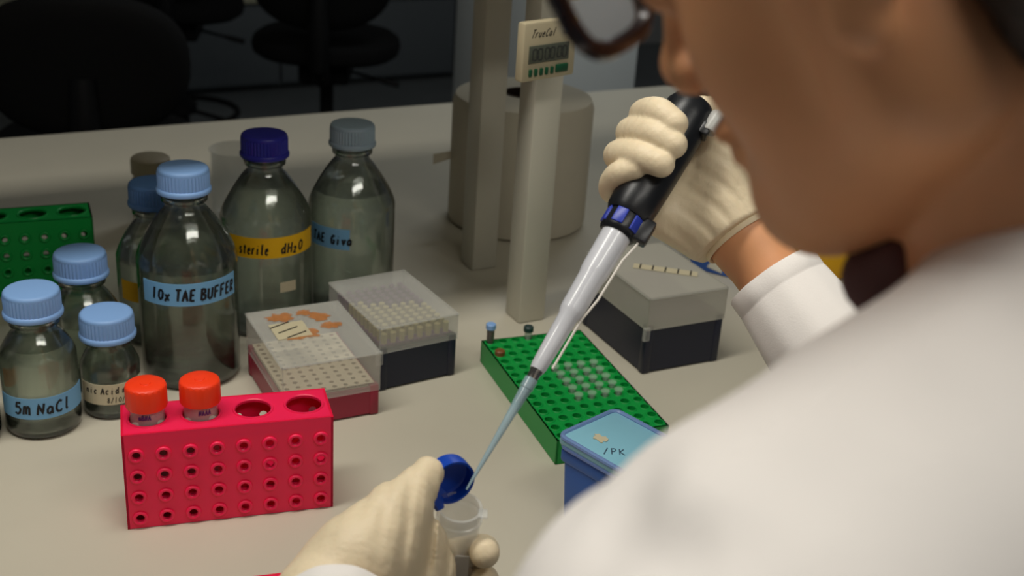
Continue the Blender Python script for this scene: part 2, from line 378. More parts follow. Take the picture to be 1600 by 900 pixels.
def bottle(size, pos, capmat, label, fill, tapes=(), name='glass_bottle', group='screw-cap reagent bottles', scale=1.0):
    Rb, Hs, Hn, Hg = SIZES[size]
    e = empty(name, (pos[0], pos[1], .0005), math.atan2(-pos[1], -pos[0]), label, 'bottle', group)   # local +x looks at the camera
    prof, inner = glass_profile(Rb, Hs, Hn, Hg)
    key = ('g', size)
    if key not in PROF:
        mb = MB(); mb.lathe(prof+list(reversed(inner))+[(0, .0065)], 56); PROF[key] = mb.mesh('glass', 60)
    link('glass', PROF[key], GLASS, e)
    if fill:
        pts = [(r+.0004, z) for r, z in inner if z < fill]
        # add the surface point
        for a, b in zip(inner[:-1], inner[1:]):
            if a[1] < fill <= b[1]: s = (fill-a[1])/(b[1]-a[1]); rf = a[0]+(b[0]-a[0])*s+.0004
        water = [(0, .0061)]+pts+[(rf, fill+.0008), (rf-.002, fill), (0, fill)]
        MB().lathe(water, 56).build('liquid', WATER, e, smooth=50)
    c = link('cap', CAPMESH, capmat, e, loc=(0, 0, Hg-.0195))
    if not CAPMESH.materials or CAPMESH.materials[0] != capmat:
        c.data = CAPMESH.copy() if capmat.name not in PROF else PROF[capmat.name]
        if capmat.name not in PROF: c.data.materials.clear(); c.data.materials.append(capmat); PROF[capmat.name] = c.data
    for tp in tapes:
        z0, z1, a0, a1 = tp['z0'], tp['z1'], R(tp['a0']), R(tp['a1']); rr = Rb+.0003; n = 28
        vs = []; tilt = tp.get('tilt', 0)
        for i in range(n+1):
            a = a0+(a1-a0)*i/n; dz = tilt*(i/n-.5)
            for r_, z_ in ((rr, z0), (rr, z1), (rr+.0004, z1), (rr+.0004, z0)): vs.append((r_*math.cos(a), r_*math.sin(a), z_+dz))
        fs = [(i*4+k, i*4+(k+1) % 4, i*4+4+(k+1) % 4, i*4+4+k) for i in range(n) for k in range(4)]+[(0, 1, 2, 3), (n*4+3, n*4+2, n*4+1, n*4)]
        t = MB().add(vs, fs).build('tape_label', tp['mat'], e, smooth=60)
        for tx in tp.get('text', ()):
            am, zm = R(tx['a']), tx['z']; r2 = Rb+.0010
            pos_ = lambda u, v, l: (r2*math.cos(am+u/Rb), r2*math.sin(am+u/Rb), zm+v)
            writing(tx['t'], tx['h'], tx['w'], pos_, slant=tx.get('sl', .1), adv=tx.get('adv', .9), rise=tx.get('rise', 0)).build('lettering', tx.get('ink', INK), t, smooth=0)
    return e
def capspot(x, y, size):
    Hg = SIZES[size][3]; p = at(x, y, Hg+.006); return (p.x, p.y)

bottle(1000, (-.335, 1.147), CAPBL, 'large clear bottle with light blue cap and 10x TAE buffer tape', .128,
       [dict(z0=.098, z1=.122, a0=-58, a1=62, mat=TAPEB, tilt=.002, text=[dict(t='10x TAE BUFFER', h=.0130, w=.0024, a=8, z=.1035, adv=.86)])])
bottle(250, (-.4446, 1.0186), CAPBL, 'small clear bottle with blue tape reading 5M NaCl', .088,
       [dict(z0=.024, z1=.046, a0=-75, a1=80, mat=TAPEB, tilt=.001, text=[dict(t='5M NaCl', h=.0125, w=.0021, a=0, z=.029, adv=1.05)])])
bottle(100, (-.3905, 1.0575), CAPBL, 'smallest bottle, with blue cap and cream Acid tape, next to the red rack', .040,
       [dict(z0=.018, z1=.040, a0=-70, a1=75, mat=TAPEW, text=[dict(t='nic Acid mou', h=.0075, w=.0011, a=-4, z=.030, adv=.95), dict(t='8/10/11', h=.006, w=.0007, a=14, z=.0205, adv=.95)])])
bottle(250, capspot(124, 393, 250), CAPBL, 'clear bottle with light blue cap behind the 5M NaCl bottle', .07, [])
bottle(500, capspot(238, 284, 500), CAPDB, 'clear bottle with darker blue cap and yellow tape behind the TAE bottle', .095,
       [dict(z0=.055, z1=.078, a0=-60, a1=-5, mat=TAPEY)])
bottle(1000, (-.2818, 1.2772), CAPNV, 'large clear bottle with navy cap and yellow sterile dH2O tape', .172,
       [dict(z0=.1, z1=.124, a0=-50, a1=75, mat=TAPEY, tilt=.001, text=[dict(t='sterile', h=.0125, w=.0019, a=-16, z=.1045, adv=.62), dict(t='dH2O', h=.0125, w=.0020, a=34, z=.1045, adv=.95)]),
        dict(z0=.058, z1=.07, a0=16, a1=38, mat=TAPEW)])
bottle(1000, (-.194, 1.3381), CAPGR, 'large clear bottle with grey-blue cap, nearest the white post', .150,
       [dict(z0=.092, z1=.117, a0=-62, a1=-2, mat=TAPEB, text=[dict(t='TAE', h=.0115, w=.0022, a=-46, z=.098, adv=.9), dict(t='Giva', h=.0115, w=.0024, a=-13, z=.098, adv=.9)])])
bottle(250, (-.5085, .983), CAPBL, 'clear bottle with orange tape cut off by the left picture edge', .08, [dict(z0=.05, z1=.07, a0=-60, a1=80, mat=TAPEO)])
# beige lidded jar and the empty beaker further back
j = empty('lidded_jar', (-.4994, 1.56, .0005), 0, 'small jar with beige lid at the back of the bench', 'jar')
MB().lathe([(0, 0), (.024, 0), (.0265, .003), (.0265, .062), (.022, .07), (.022, .074), (0, .074)], 40).build('body', CAPBG, j)
MB().lathe([(0, .096), (.023, .096), (.0255, .094), (.0262, .09), (.0262, .074), (0, .0735)], 48).build('lid', CAPBG, j)
bk = at(372, 338, 0)
b = empty('glass_beaker', (bk.x, bk.y, .0005), 0, 'empty clear beaker standing behind the navy-capped bottle', 'beaker')
MB().lathe([(0, 0), (.030, 0), (.034, .003), (.035, .01), (.035, .094), (.0375, .099), (.0365, .1), (.0335, .094), (.0335, .011), (.031, .0035), (0, .003)], 48).build('glass', TUBEC, b)

# ------------------------------------------------------------------ four-way racks
def rack_proto(m):
    L, D, H = .175, .052, .092
    mb = MB()
    mb.plate(4, 1, L/4, D, .0152, .002, Matrix.Translation((L/2, D/2, H)), K=32)
    MF = Matrix.Translation((L/2, 0, .041)) @ Matrix.Rotation(PI/2, 4, 'X')      # plate normal -> -y
    mb.plate(8, 4, L/8, .0205, .0034, .002, MF)
    mb.box((L/2, .001, .087), (L, .002, .010))
    MB2 = Matrix.Translation((L/2, D, .041)) @ Matrix.Rotation(-PI/2, 4, 'X')
    mb.plate(8, 4, L/8, .0205, .0034, .002, MB2)
    mb.box((L/2, D-.001, .087), (L, .002, .010))
    mb.box((.001, D/2, H/2), (.002, D, H)); mb.box((L-.001, D/2, H/2), (.002, D, H))
    mb.plate(4, 1, L/4, D-.004, .0152, .002, Matrix.Translation((L/2, D/2, .03)), K=24)
    mb.box((L/2, D/2, .002), (L-.003, D-.003, .002))
    body = mb.mesh('rack_body', 30)
    rim = MB().lathe([(.0034, -.0012), (.0064, -.0012), (.0066, .0012), (.0058, .0022), (.0046, .0021), (.0034, .0008)], 20).mesh('hole_rim', 60)
    top = MB().lathe([(.0152, -.0008), (.0182, -.0008), (.0172, .001), (.0158, .001), (.0152, 0)], 40).mesh('mouth_rim', 60)
    for me in (body, rim, top): me.materials.append(m)
    return body, rim, top, (L, D, H)
def rack(P, loc, yaw, label):
    body, rim, top, (L, D, H) = P
    e = empty('tube_rack', (loc[0], loc[1], .0005), yaw, label, 'tube rack', 'four-sided tube racks')
    link('body', body, None, e)
    for i in range(8):
        for k in range(4):
            link('hole_rim', rim, None, e, loc=((i+.5)*L/8, 0, .041+(k-1.5)*.0205), rot=(PI/2, 0, 0))
    for i in range(4): link('mouth_rim', top, None, e, loc=((i+.5)*L/4, D/2, H))
    return e
PR = rack_proto(RED); PG = rack_proto(GREEN)
rk = rack(PR, (-.3120, .856), .3193, 'bright red tube rack holding two orange-capped tubes')
ya = R(23.5); cg = Vector((-.500, 1.335, 0))
rack(PG, (cg.x-.175*math.cos(ya), cg.y-.175*math.sin(ya)), ya, 'dark green tube rack standing at the left behind the bottles')
c2 = at(462, 893, .092); y2 = R(18); 
rack(PR, (c2.x-.175*math.cos(y2)+.052*math.sin(y2), c2.y-.175*math.sin(y2)-.052*math.cos(y2)), y2, 'second red tube rack, only its corner showing at the bottom edge')

def falcon(i, label, txt, ang):
    L, D, H = PR[3]; m = Matrix.Rotation(.3193, 4, 'Z'); p = Vector((-.3120, .856, 0))+m @ Vector(((i+.5)*L/4, D/2, 0))
    e = empty('centrifuge_tube', (p.x, p.y, .0038), math.atan2(-p.y, -p.x), label, 'tube', 'orange-capped centrifuge tubes')
    MB().lathe([(0, 0), (.003, 0), (.0142, .014), (.0142, .112), (.0128, .112), (.0128, .015), (.002, .002), (0, .002)], 40).build('tube', TUBEC, e)
    r, n = .0172, 60
    MB().lathe([(0, .1225), (.004, .1225), (.0045, .1218), (r*.86, .1220), (r*.96, .1208), (r, .1185), (r, .1025), (r*.98, .1015), (.0145, .1015), (.0145, .118), (0, .118)], n,
               rfun=lambda a, jj: (1 if a % 3 else .985) if jj in (5, 6) else 1).build('cap', ORANGE, e)
    pos = lambda u, v, l: (.0145*math.cos(ang+u/.0142), .0145*math.sin(ang+u/.0142), .094+v)
    writing(txt, .005, .0009, pos).build('lettering', INKP, e, smooth=0)
    vs = []; 
    for k in range(9):
        for z in (.0925, .101): vs.append((.01435*math.cos(-.9+k*.25+ang), .01435*math.sin(-.9+k*.25+ang), z-.004))
    return e
falcon(0, 'orange-capped tube in the leftmost hole of the red rack', 'mBNA', -.15)
falcon(1, 'orange-capped tube in the second hole of the red rack', 'NAAA', .25)

# ------------------------------------------------------------------ tip boxes
def tip_box(loc, yaw, lx, ly, hb, hl, basem, label, inset=.004, tipm=None, lidm=None):
    """loc: front-left base corner, lx along local x, ly along local y; base height hb, lid top at hl"""
    e = empty('pipette_tip_box', (loc[0], loc[1], .0005), yaw, label, 'tip box', 'pipette tip boxes')
    cx, cy = lx/2, ly/2
    mb = MB(); t = .002
    mb.box((cx, t/2, hb/2), (lx-2*inset, t, hb-.004)).box((cx, ly-t/2, hb/2), (lx-2*inset, t, hb-.004)).box((t/2, cy, hb/2), (t, ly-2*inset, hb-.004)).box((lx-t/2, cy, hb/2), (t, ly-2*inset, hb-.004))
    mb.box((cx, cy, .004), (lx-.004, ly-.004, .004))
    mb.build('base', basem, e)
    for i in (0, 1):
        for k in (0, 1): MB().box((inset+i*(lx-2*inset), inset+k*(ly-2*inset), hb/2), (2*inset+.002, 2*inset+.002, hb)).build('corner_post', basem, e, bev=.002)
    # tray with tip holes
    nx, ny = 8, 12
    MB().plate(nx, ny, (lx-.006)/nx, (ly-.006)/ny, .0026, .003, Matrix.Translation((cx, cy, hb+.001)), K=8).build('tip_tray', CREAMP if tipm is None else tipm, e)
    # lid: five walls
    o = .0015; zl = hb-.006; mb = MB(); t = .0014; H = hl-zl; X, Y = lx+2*o, ly+2*o
    mb.box((cx, cy, hl-t/2), (X, Y, t)).box((cx, -o+t/2, zl+H/2), (X, t, H)).box((cx, ly+o-t/2, zl+H/2), (X, t, H)).box((-o+t/2, cy, zl+H/2), (t, Y, H)).box((lx+o-t/2, cy, zl+H/2), (t, Y, H))
    mb.build('lid', lidm or FROST, e)
    # rib along the lid edges
    mb = MB()
    for a, b in (((-o, -o), (lx+o, -o)), ((lx+o, -o), (lx+o, ly+o)), ((lx+o, ly+o), (-o, ly+o)), ((-o, ly+o), (-o, -o))):
        mb.tube([(a[0], a[1], hl-.001), (b[0], b[1], hl-.001)], .0013, 6)
    mb.build('lid_edge', FROST, e)
    MB().box((-o, -o, zl-.004), (.008, .004, .016)).build('hinge_tab', FROST, e, bev=.001)
    return e
tbr = tip_box((.1513, 1.2083), R(27.5), .100, .138, .060, .093, NAVY, 'dark navy tip box with frosted lid behind the green rack, under the hand', tipm=PURP, lidm=mat('cloudy_plastic', (.62, .60, .52), .3, alpha=.52, var=.03))
tbm = tip_box((-.2145, 1.035), R(28), .098, .128, .034, .070, MAROON, 'maroon tip box with clear stained lid behind the red rack')
tbn = tip_box((-.1325, 1.1275), R(33), .090, .126, .050, .074, NAVY, 'dark navy tip box with clear lid next to the maroon one', tipm=PURP)
# strip of printed tape on the right lid
st = MB().box((0, 0, .0), (.074, .0135, .0006), Matrix.Translation((.058, .062, .0936)) @ Matrix.Rotation(R(-38), 4, 'Z')).build('paper_strip', TAPEW, tbr)
for k in range(5):
    MB().box((-.029+k*.0145, 0, .0006), (.0016, .0135, .0004), Matrix.Translation((.058, .062, .0936)) @ Matrix.Rotation(R(-38), 4, 'Z')).build('black_mark', INK, st)
# orange stained tape on the maroon box lid
def blob(cx, cy, r, seed, z):
    rnd = random.Random(seed); n = 22; vs = [(cx, cy, z)]
    for k in range(n):
        a = 2*PI*k/n; q = r*(.55+.6*rnd.random()); vs.append((cx+q*math.cos(a)*1.3, cy+q*math.sin(a), z))
    m = len(vs); vs += [(x, y, zz+.0004) for x, y, zz in vs]
    fs = [(0, k+1, (k+1) % n+1) for k in range(n)]+[(m, m+k+1, m+(k+1) % n+1) for k in range(n)]+[(k+1, (k+1) % n+1, m+(k+1) % n+1, m+k+1) for k in range(n)]
    return MB().add(vs, fs)
for i, (x, y, r) in enumerate(((.03, .108, .012), (.068, .098, .011), (.042, .062, .012), (.073, .074, .009), (.055, .112, .008), (.028, .058, .007))):
    blob(x, y, r, i+3, .0702).build('stain', STAIN, tbm, smooth=0)
tp = MB().box((.03, .075, .0706), (.036, .036, .0005)).build('cream_tape', mat('cream_tape_clear', srgb(214, 204, 170), .6, alpha=.75, var=.05), tbm)
for k in range(3): MB().box((.03, .062+k*.014, .0712), (.024, .0015, .0003), Matrix.Translation((.03, .07, 0)) @ Matrix.Rotation(R(22), 4, 'Z') @ Matrix.Translation((-.03, -.07, 0))).build('black_mark', INK, tp, smooth=0)
# rows of tips standing in the clear box
mb = MB(); mb3 = MB()
for i in range(8):
    for k in range(12): (mb if k+i*.4 < 8.5 else mb3).lathe([(0, .0), (.0033, .0), (.0036, .012), (.0024, .013), (0, .013)], 6, Matrix.Translation((.003+(i+.5)*.084/8, .003+(k+.5)*.12/12, .050)))
mb.build('tips', TIPS, tbn)['kind'] = 'stuff'; mb3.build('purple_tips', PURP, tbn)['kind'] = 'stuff'


# ------------------------------------------------------------------ flat green well rack
GW, GL, GH = .120, .222, .026
gr = empty('well_rack', (-.0300, 1.2123, .0005), R(-68+90), 'flat green well rack with rows of small pits, under the pipette', 'well rack')
# local: x across (u), y towards the back; placed so that the back-left corner is the origin
NXg, NYg = 8, 14
mb = MB()
mb.plate(NXg, NYg, GW/NXg, GL/NYg, .0046, .0045, Matrix.Translation((GW/2, -GL/2, GH)), K=12, bottom=1)
for c, d in (((GW/2, -.001, GH/2), (GW, .002, GH)), ((GW/2, -GL+.001, GH/2), (GW, .002, GH)), ((.001, -GL/2, GH/2), (.002, GL, GH)), ((GW-.001, -GL/2, GH/2), (.002, GL, GH))): mb.box(c, d)
mb.build('tray', GREEN, gr, smooth=30)
crown = MB().lathe([(.0046, -.001), (.0066, -.001), (.0062, .0008), (.0054, .0012), (.0046, .0008)], 12).mesh('well_rim', 60); crown.materials.append(GREEN)
for i in range(NXg):
    for k in range(NYg): link('well_rim', crown, None, gr, loc=((i+.5)*GW/NXg, -(k+.5)*GL/NYg, GH))
def gwell(i, k): return gr.matrix_basis @ Vector(((i+.5)*GW/NXg, -(k+.5)*GL/NYg, GH-.0043))
gr.matrix_world = gr.matrix_basis
def microtube(i, k, capm, bodym, label, liquid=None, h=.026):
    p = gwell(i, k); e = empty('microtube', p, 0, label, 'microtube', 'small tubes in the green rack')
    MB().lathe([(0, .0), (.0022, 0), (.0042, .008), (.0046, h-.006), (.0040, h-.006), (.0036, .009), (0, .002)], 16).build('tube', bodym, e)
    if liquid: MB().lathe([(0, .0022), (.0022, .003), (.0041, .009), (.0044, h-.009), (0, h-.009)], 16).build('liquid', liquid, e)
    MB().lathe([(0, h), (.0046, h), (.0056, h-.001), (.0056, h-.006), (.0045, h-.0065), (0, h-.0065)], 18).build('cap', capm, e)
    return e
microtube(0, 0, CAPBL, CLEAR, 'blue-capped tube of dark liquid at the back corner of green rack', DARKLIQ, .028)
microtube(3, 0, mat('dark_green_cap', srgb(40, 60, 60), .4, var=.05), TUBEC, 'dark-capped tube at the back edge of the green rack', None, .020)
microtube(0, 2, mat('brown_cap', srgb(120, 76, 40), .4, var=.05), TUBEC, 'brown-capped short tube near the blue-capped one in green rack', DARKLIQ, .011)
def pcr(i, k, label):
    p = gwell(i, k); e = empty('clear_microtube', p, 0, label, 'microtube', 'clear tubes in the green rack')
    MB().lathe([(0, 0), (.0024, 0), (.004, .007), (.0042, .010), (.0036, .010), (.0034, .0075), (0, .0015)], 14).build('tube', CLEAR, e)
    MB().lathe([(0, .0125), (.003, .0125), (.0046, .0115), (.0050, .0100), (.0042, .0098), (0, .0098)], 16).build('cap', CLEAR, e)
for k in range(5):
    for i in (3, 4, 5, 6): pcr(i, 5+k, "clear capped tube in green rack's block, %s row from the back, %s from left" % (('first', 'second', 'third', 'fourth', 'fifth')[k], ('first', 'second', 'third', 'fourth')[i-3]))
for i, k in ((7, 6), (7, 8)):
    p = gr.matrix_basis @ Vector((GW+.006, -(k+.5)*GL/NYg, .0)); e = empty('loose_tube', (p.x, p.y, .0052), R(20), 'loose clear tube lying on the bench against the green rack, ' + ('nearer the back' if k == 6 else 'nearer the blue box'), 'microtube')
    Mx = Matrix.Rotation(PI/2, 4, 'Y')
    MB().lathe([(0, -.012), (.0022, -.012), (.0042, -.002), (.0045, .009), (.0038, .009), (.0035, 0), (0, -.01)], 14, Mx).build('tube', CLEAR, e)
    MB().lathe([(0, .013), (.0045, .013), (.0052, .012), (.0052, .009), (0, .009)], 14, Mx).build('cap', CLEAR, e)

# ------------------------------------------------------------------ blue box with lid
bx = empty('blue_tip_box', (.0545, .9184, .0005), R(-45), 'bright blue box with translucent pale blue lid marked PK', 'box')
X, Y, H = .112, .066, .078
mb = MB(); mb.box((X/2, Y/2, H/2-.006), (X, Y, H-.012), taper=.93); mb.build('base', BLUEBOX, bx, bev=.004)
MB().box((X/2, Y/2, H-.012), (X+.004, Y+.004, .014)).build('collar', BLUEBOX, bx, bev=.003)
mb = MB(); mb.box((X/2, Y/2, H+.002), (X+.008, Y+.008, .010)); ld = mb.build('lid', BLUELID, bx, bev=.004)
mb = MB(); q = .0035
cs = [(-q, -q), (X+q, -q), (X+q, Y+q), (-q, Y+q)]
pts = []
for k, (x, y) in enumerate(cs):
    for s in range(5):
        a = PI+k*PI/2+s*PI/8; cx = x+(.008 if x < 0 else -.008); cy = y+(.008 if y < 0 else -.008); pts.append((cx+.008*math.cos(a), cy+.008*math.sin(a), H+.0065))
mb.tube(pts, .0024, 8, closed=True); mb.build('lid_rim', BLUERIM, ld)
mb2 = MB(); mb2.tube([(x*.985+.0009, y*.985+.0006, H-.003) for x, y, z in pts], .0018, 8, closed=True); mb2.build('lid_lower_rim', BLUERIM, ld)
blob(.023, .020, .006, 5, H+.0073).build('cream_sticker', TAPEW, ld, smooth=0)
ar = R(45)
pos = lambda u, v, l: (.049+u*math.cos(ar)-v*math.sin(ar), .011+u*math.sin(ar)+v*math.cos(ar), H+.0075)
writing('/PK', .010, .0009, pos, adv=1.1).build('lettering', mat('faint_ink', srgb(60, 80, 100), .5, var=.05), ld, smooth=0)

# things behind the right-hand box
bp = at(1082, 420, 0)
cb = empty('blue_carton', (bp.x, bp.y, .0005), R(-28), 'blue carton with white tag behind the navy tip box, below the wrist', 'carton')
MB().box((.05, .03, .02), (.11, .06, .04)).build('body', mat('blue_card', srgb(50, 92, 170), .5, var=.05), cb, bev=.002)
tgm = MB().add([(.020, -.001, .008), (.042, -.001, .004), (.034, -.001, .034), (.020, -.0002, .008), (.042, -.0002, .004), (.034, -.0002, .034)], [(0, 1, 2), (3, 5, 4), (0, 3, 4, 1), (1, 4, 5, 2), (2, 5, 3, 0)])
tgm.build('tag', mat('white_card', srgb(210, 206, 190), .6, var=.03), cb, smooth=0)
yp = at(1296, 440, 0)
yb = empty('yellow_box', (yp.x, yp.y, .0005), R(24), 'yellow box with black lid seen between the chin and the cuff', 'box')
MB().box((.02, .04, .028), (.10, .08, .055)).build('body', YELL, yb, bev=.003)
MB().box((.02, .04, .060), (.102, .082, .012)).build('lid', BLACKP, yb, bev=.003)

# ------------------------------------------------------------------ paper roll
rl = at(803, 380, 0); c = Vector((rl.x, rl.y+.099, 0))
pr = empty('paper_roll', (c.x, c.y, .0005), 0, 'large white paper towel roll standing behind the shelf posts', 'paper roll')
rr = .1; hh = .188
MB().lathe([(.029, .003), (rr-.006, .0), (rr-.001, .004), (rr, .012), (rr, hh-.014), (rr-.004, hh-.003), (rr-.012, hh), (.029, hh), (.029, .003)], 72).build('paper', PAPER, pr)
MB().lathe([(.029, .004), (.029, hh+.001), (.0265, hh+.001), (.0265, .004), (.029, .004)], 40).build('core', CARD, pr)
# the loose end of the paper sticking out on the left
vs = []; n = 10
for i in range(n+1):
    s = i/n; x = -rr*.97-.024*s; y = -.03-.02*s
    for z in (hh*.50-.004*s, hh*.56): vs += [(x, y, z), (x, y+.0008, z)]
fs = []
for i in range(n):
    a, b = i*4, i*4+4; fs += [(a, b, b+2, a+2), (a+1, a+3, b+3, b+1), (a, a+1, b+1, b), (a+2, b+2, b+3, a+3)]
MB().add(vs, fs).build('loose_end', PAPER, pr)

# ------------------------------------------------------------------ timer on the post
ty = R(44); tn = Vector((math.sin(ty), -math.cos(ty), 0)); tu = Vector((math.cos(ty), math.sin(ty), 0))
TD = 1.268
tc_ = atd(860, 78, TD)
tm = empty('digital_timer', None or (0, 0, 0), 0, 'cream digital timer with grey screen fixed to the white post', 'timer', M=frame(tu, (0, 0, 1), tn, tc_))
# local x right, y up, z towards the viewer
TW, TH = .077, .062
MB().box((0, 0, -.006), (TW, TH, .012)).build('case', TIMER, tm, bev=.003)
MB().box((-.002, -.0025, .0004), (.058, .0185, .0014)).build('screen', LCD, tm, bev=.0004)
SEG = {'0': 'abcdef', '8': 'abcdefg', '1': 'bc', '5': 'acdfg', '3': 'abcdg'}
def seg(ch, x, y, h):
    mb = MB(); w_ = h*.5; t = h*.14
    for q_ in SEG[ch]:
        cxy = {'a': (0, h), 'd': (0, 0), 'g': (0, h/2), 'b': (w_/2, h*.75), 'c': (w_/2, h*.25), 'f': (-w_/2, h*.75), 'e': (-w_/2, h*.25)}[q_]
        mb.box((x+cxy[0], y+cxy[1], .0012), ((w_*.8 if q_ in 'adg' else t), (t if q_ in 'adg' else h*.42), .0003))
    return mb
for k, ch in enumerate('000000'): seg(ch, -.023+k*.0078+(k//2)*.0022, -.0085, .0115).build('digit', LCDD, tm, smooth=0)
for k in range(5): MB().box((-.0275+k*.0078, -.0215, .0006), (.0038, .0078, .003)).build('button', BTN, tm, bev=.0008)
MB().box((.018, -.0205, .0006), (.0175, .0085, .003)).build('start_button', BTN, tm, bev=.001)
pos = lambda u, v, l: (-.012+u, .015+v, .0003)
writing('TrueCal', .0085, .0010, pos, slant=.45, adv=.95).build('lettering', INK, tm, smooth=0)
pos = lambda u, v, l: (.023+u, .0155+v, .0003)
writing('timer', .0048, .0007, pos, slant=.3).build('lettering', INK, tm, smooth=0)

# ------------------------------------------------------------------ chairs beyond the bench
def ellipsoid_slab(rx, rz, t, n=40, curve=.04):
    # oval cushion in XZ, thickness along y, bowed
    mb = MB(); rings = [(0, -1), (.35, -1), (.7, -.97), (.9, -.85), (.98, -.5), (1, 0), (.98, .5), (.9, .85), (.7, .97), (.35, 1), (0, 1)]
    vs = []; idx = []
    for q, s in rings:
        if q == 0: idx.append([len(vs)]); vs.append((0, s*t/2, 0)); continue
        idx.append(list(range(len(vs), len(vs)+n)))
        for i in range(n):
            a = 2*PI*i/n; ca, sa = math.cos(a), math.sin(a); e = 2/2.4
            x = rx*q*math.copysign(abs(ca)**e, ca); z = rz*q*math.copysign(abs(sa)**e, sa); vs.append((x, s*t/2-curve*(x/rx)**2, z))
    fs = []
    for a, b in zip(idx[:-1], idx[1:]):
        for i in range(n):
            k = (i+1) % n
            if len(a) == 1: fs.append((a[0], b[k], b[i]))
            elif len(b) == 1: fs.append((a[i], a[k], b[0]))
            else: fs.append((a[i], a[k], b[k], b[i]))
    return mb.add(vs, fs)
def make_chair():
    e = empty('lab_chair', (0, 0, FZ), 0, 'x', 'chair', 'black laboratory chairs beyond the bench')
    # forward is local +y; heights above the floor
    sh = .64
    mb = ellipsoid_slab(.235, .22, .075, curve=0); s_ = mb.build('seat', BLACKF, e, rot=(PI/2, 0, 0), loc=(0, 0, sh)); 
    b_ = ellipsoid_slab(.215, .155, .06, curve=-.035).build('backrest', BLACKF, e, loc=(0, -.21, sh+.235), rot=(R(6), 0, 0))
    MB().tube([(0, -.02, sh-.07), (0, -.17, sh-.075), (0, -.245, sh-.02), (0, -.25, sh+.10), (0, -.235, sh+.22)], [.022, .026, .03, .032, .028], 10).build('back_bracket', BLACKC, e)
    MB().box((0, -.01, sh-.075), (.16, .2, .07)).build('mechanism', BLACKC, e, bev=.012)
    MB().tube([(.06, -.02, sh-.08), (.16, -.03, sh-.10), (.19, -.03, sh-.108), (.235, -.03, sh-.118)], [.005, .005, .010, .010], 8).build('lever', BLACKC, e)
    MB().lathe([(0, .09), (.028, .09), (.028, .30), (.022, .302), (.022, sh-.07), (0, sh-.07)], 20).build('column', BLACKC, e)
    MB().lathe([(.024, .245), (.055, .25), (.055, .285), (.024, .30)], 24).build('foot_ring_hub', BLACKC, e)
    pts = [(.2*math.cos(a), .2*math.sin(a), .25) for a in np.arange(0, 2*PI, PI/16)]
    MB().tube(pts, .011, 8, closed=True).build('foot_ring', BLACKC, e)
    for k in range(3): a = R(90+120*k); MB().tube([(.05*math.cos(a), .05*math.sin(a), .262), (.2*math.cos(a), .2*math.sin(a), .25)], .008, 8).build('foot_ring_spoke', BLACKC, e)
    for k in range(5):
        a = R(72*k+18); c, s = math.cos(a), math.sin(a)
        MB().tube([(.02*c, .02*s, .10), (.16*c, .16*s, .085), (.30*c, .30*s, .065)], [.026, .02, .014], 8).build('base_leg', BLACKC, e)
        MB().lathe([(0, -.011), (.02, -.011), (.025, -.006), (.025, .006), (.02, .011), (0, .011)], 16, Matrix.Translation((.30*c, .30*s, .0255)) @ Matrix.Rotation(a, 4, 'Z') @ Matrix.Rotation(PI/2, 4, 'Y')).build('caster', BLACKC, e)
    return e
ch = make_chair()
def place(o, p, rz, label): o.location = (p[0], p[1], FZ); o.rotation_euler = (0, 0, rz); o['label'] = label
place(ch, (-.645, 3.86), R(4), 'black lab chair whose seat and column show above the grey-blue cap')
ch3 = copy_tree(ch); place(ch3, (-1.25, 4.30), R(8), 'black lab chair mostly hidden behind the nearest round-backed chair')
ch1 = copy_tree(ch); place(ch1, (-.965, 2.66), R(14), 'nearest black lab chair with its big round backrest towards us')

# ------------------------------------------------------------------ implicit surfaces (hands, head, coat)
class Sdf:
    def __init__(s): s.ops = []
    def rc(s, a, b, ra, rb, k=.01): s.ops.append(('rc', np.array(a, np.float32), np.array(b, np.float32), ra, rb, k)); return s
    def el(s, c, r, k=.01, M=None): s.ops.append(('el', np.array(c, np.float32), np.array(r, np.float32), None if M is None else np.array(M, np.float32), 0, k)); return s
    def sub(s, c, r, k=.005, M=None): s.ops.append(('su', np.array(c, np.float32), np.array(r, np.float32), None if M is None else np.array(M, np.float32), 0, k)); return s
    def fn(s, f): s.ops.append(('fn', f, 0, 0, 0, 0)); return s
    def __call__(s, P):
        D = None
        for op in s.ops:
            t = op[0]; k = op[5]
            if t == 'rc':
                _, a, b, ra, rb, _k = op; ba = b-a; pa = P-a; h = np.clip(pa @ ba/max(1e-12, float(ba @ ba)), 0, 1)
                d = np.sqrt(((pa-h[:, None]*ba)**2).sum(1))-(ra+(rb-ra)*h)
            elif t in ('el', 'su'):
                q = P-op[1]
                if op[3] is not None: q = q @ op[3]
                r = op[2]; k0 = np.sqrt(((q/r)**2).sum(1)); k1 = np.sqrt(((q/(r*r))**2).sum(1)); d = k0*(k0-1)/np.maximum(k1, 1e-6)
            else: D = op[1](P, D); continue
            if t == 'su':
                h = np.clip(.5-.5*(D+d)/k, 0, 1); D = D*(1-h)-d*h+k*h*(1-h)
            elif D is None: D = d
            elif k <= 0: D = np.minimum(D, d)
            else: h = np.clip(.5+.5*(d-D)/k, 0, 1); D = d*(1-h)+D*h-k*h*(1-h)
        return D
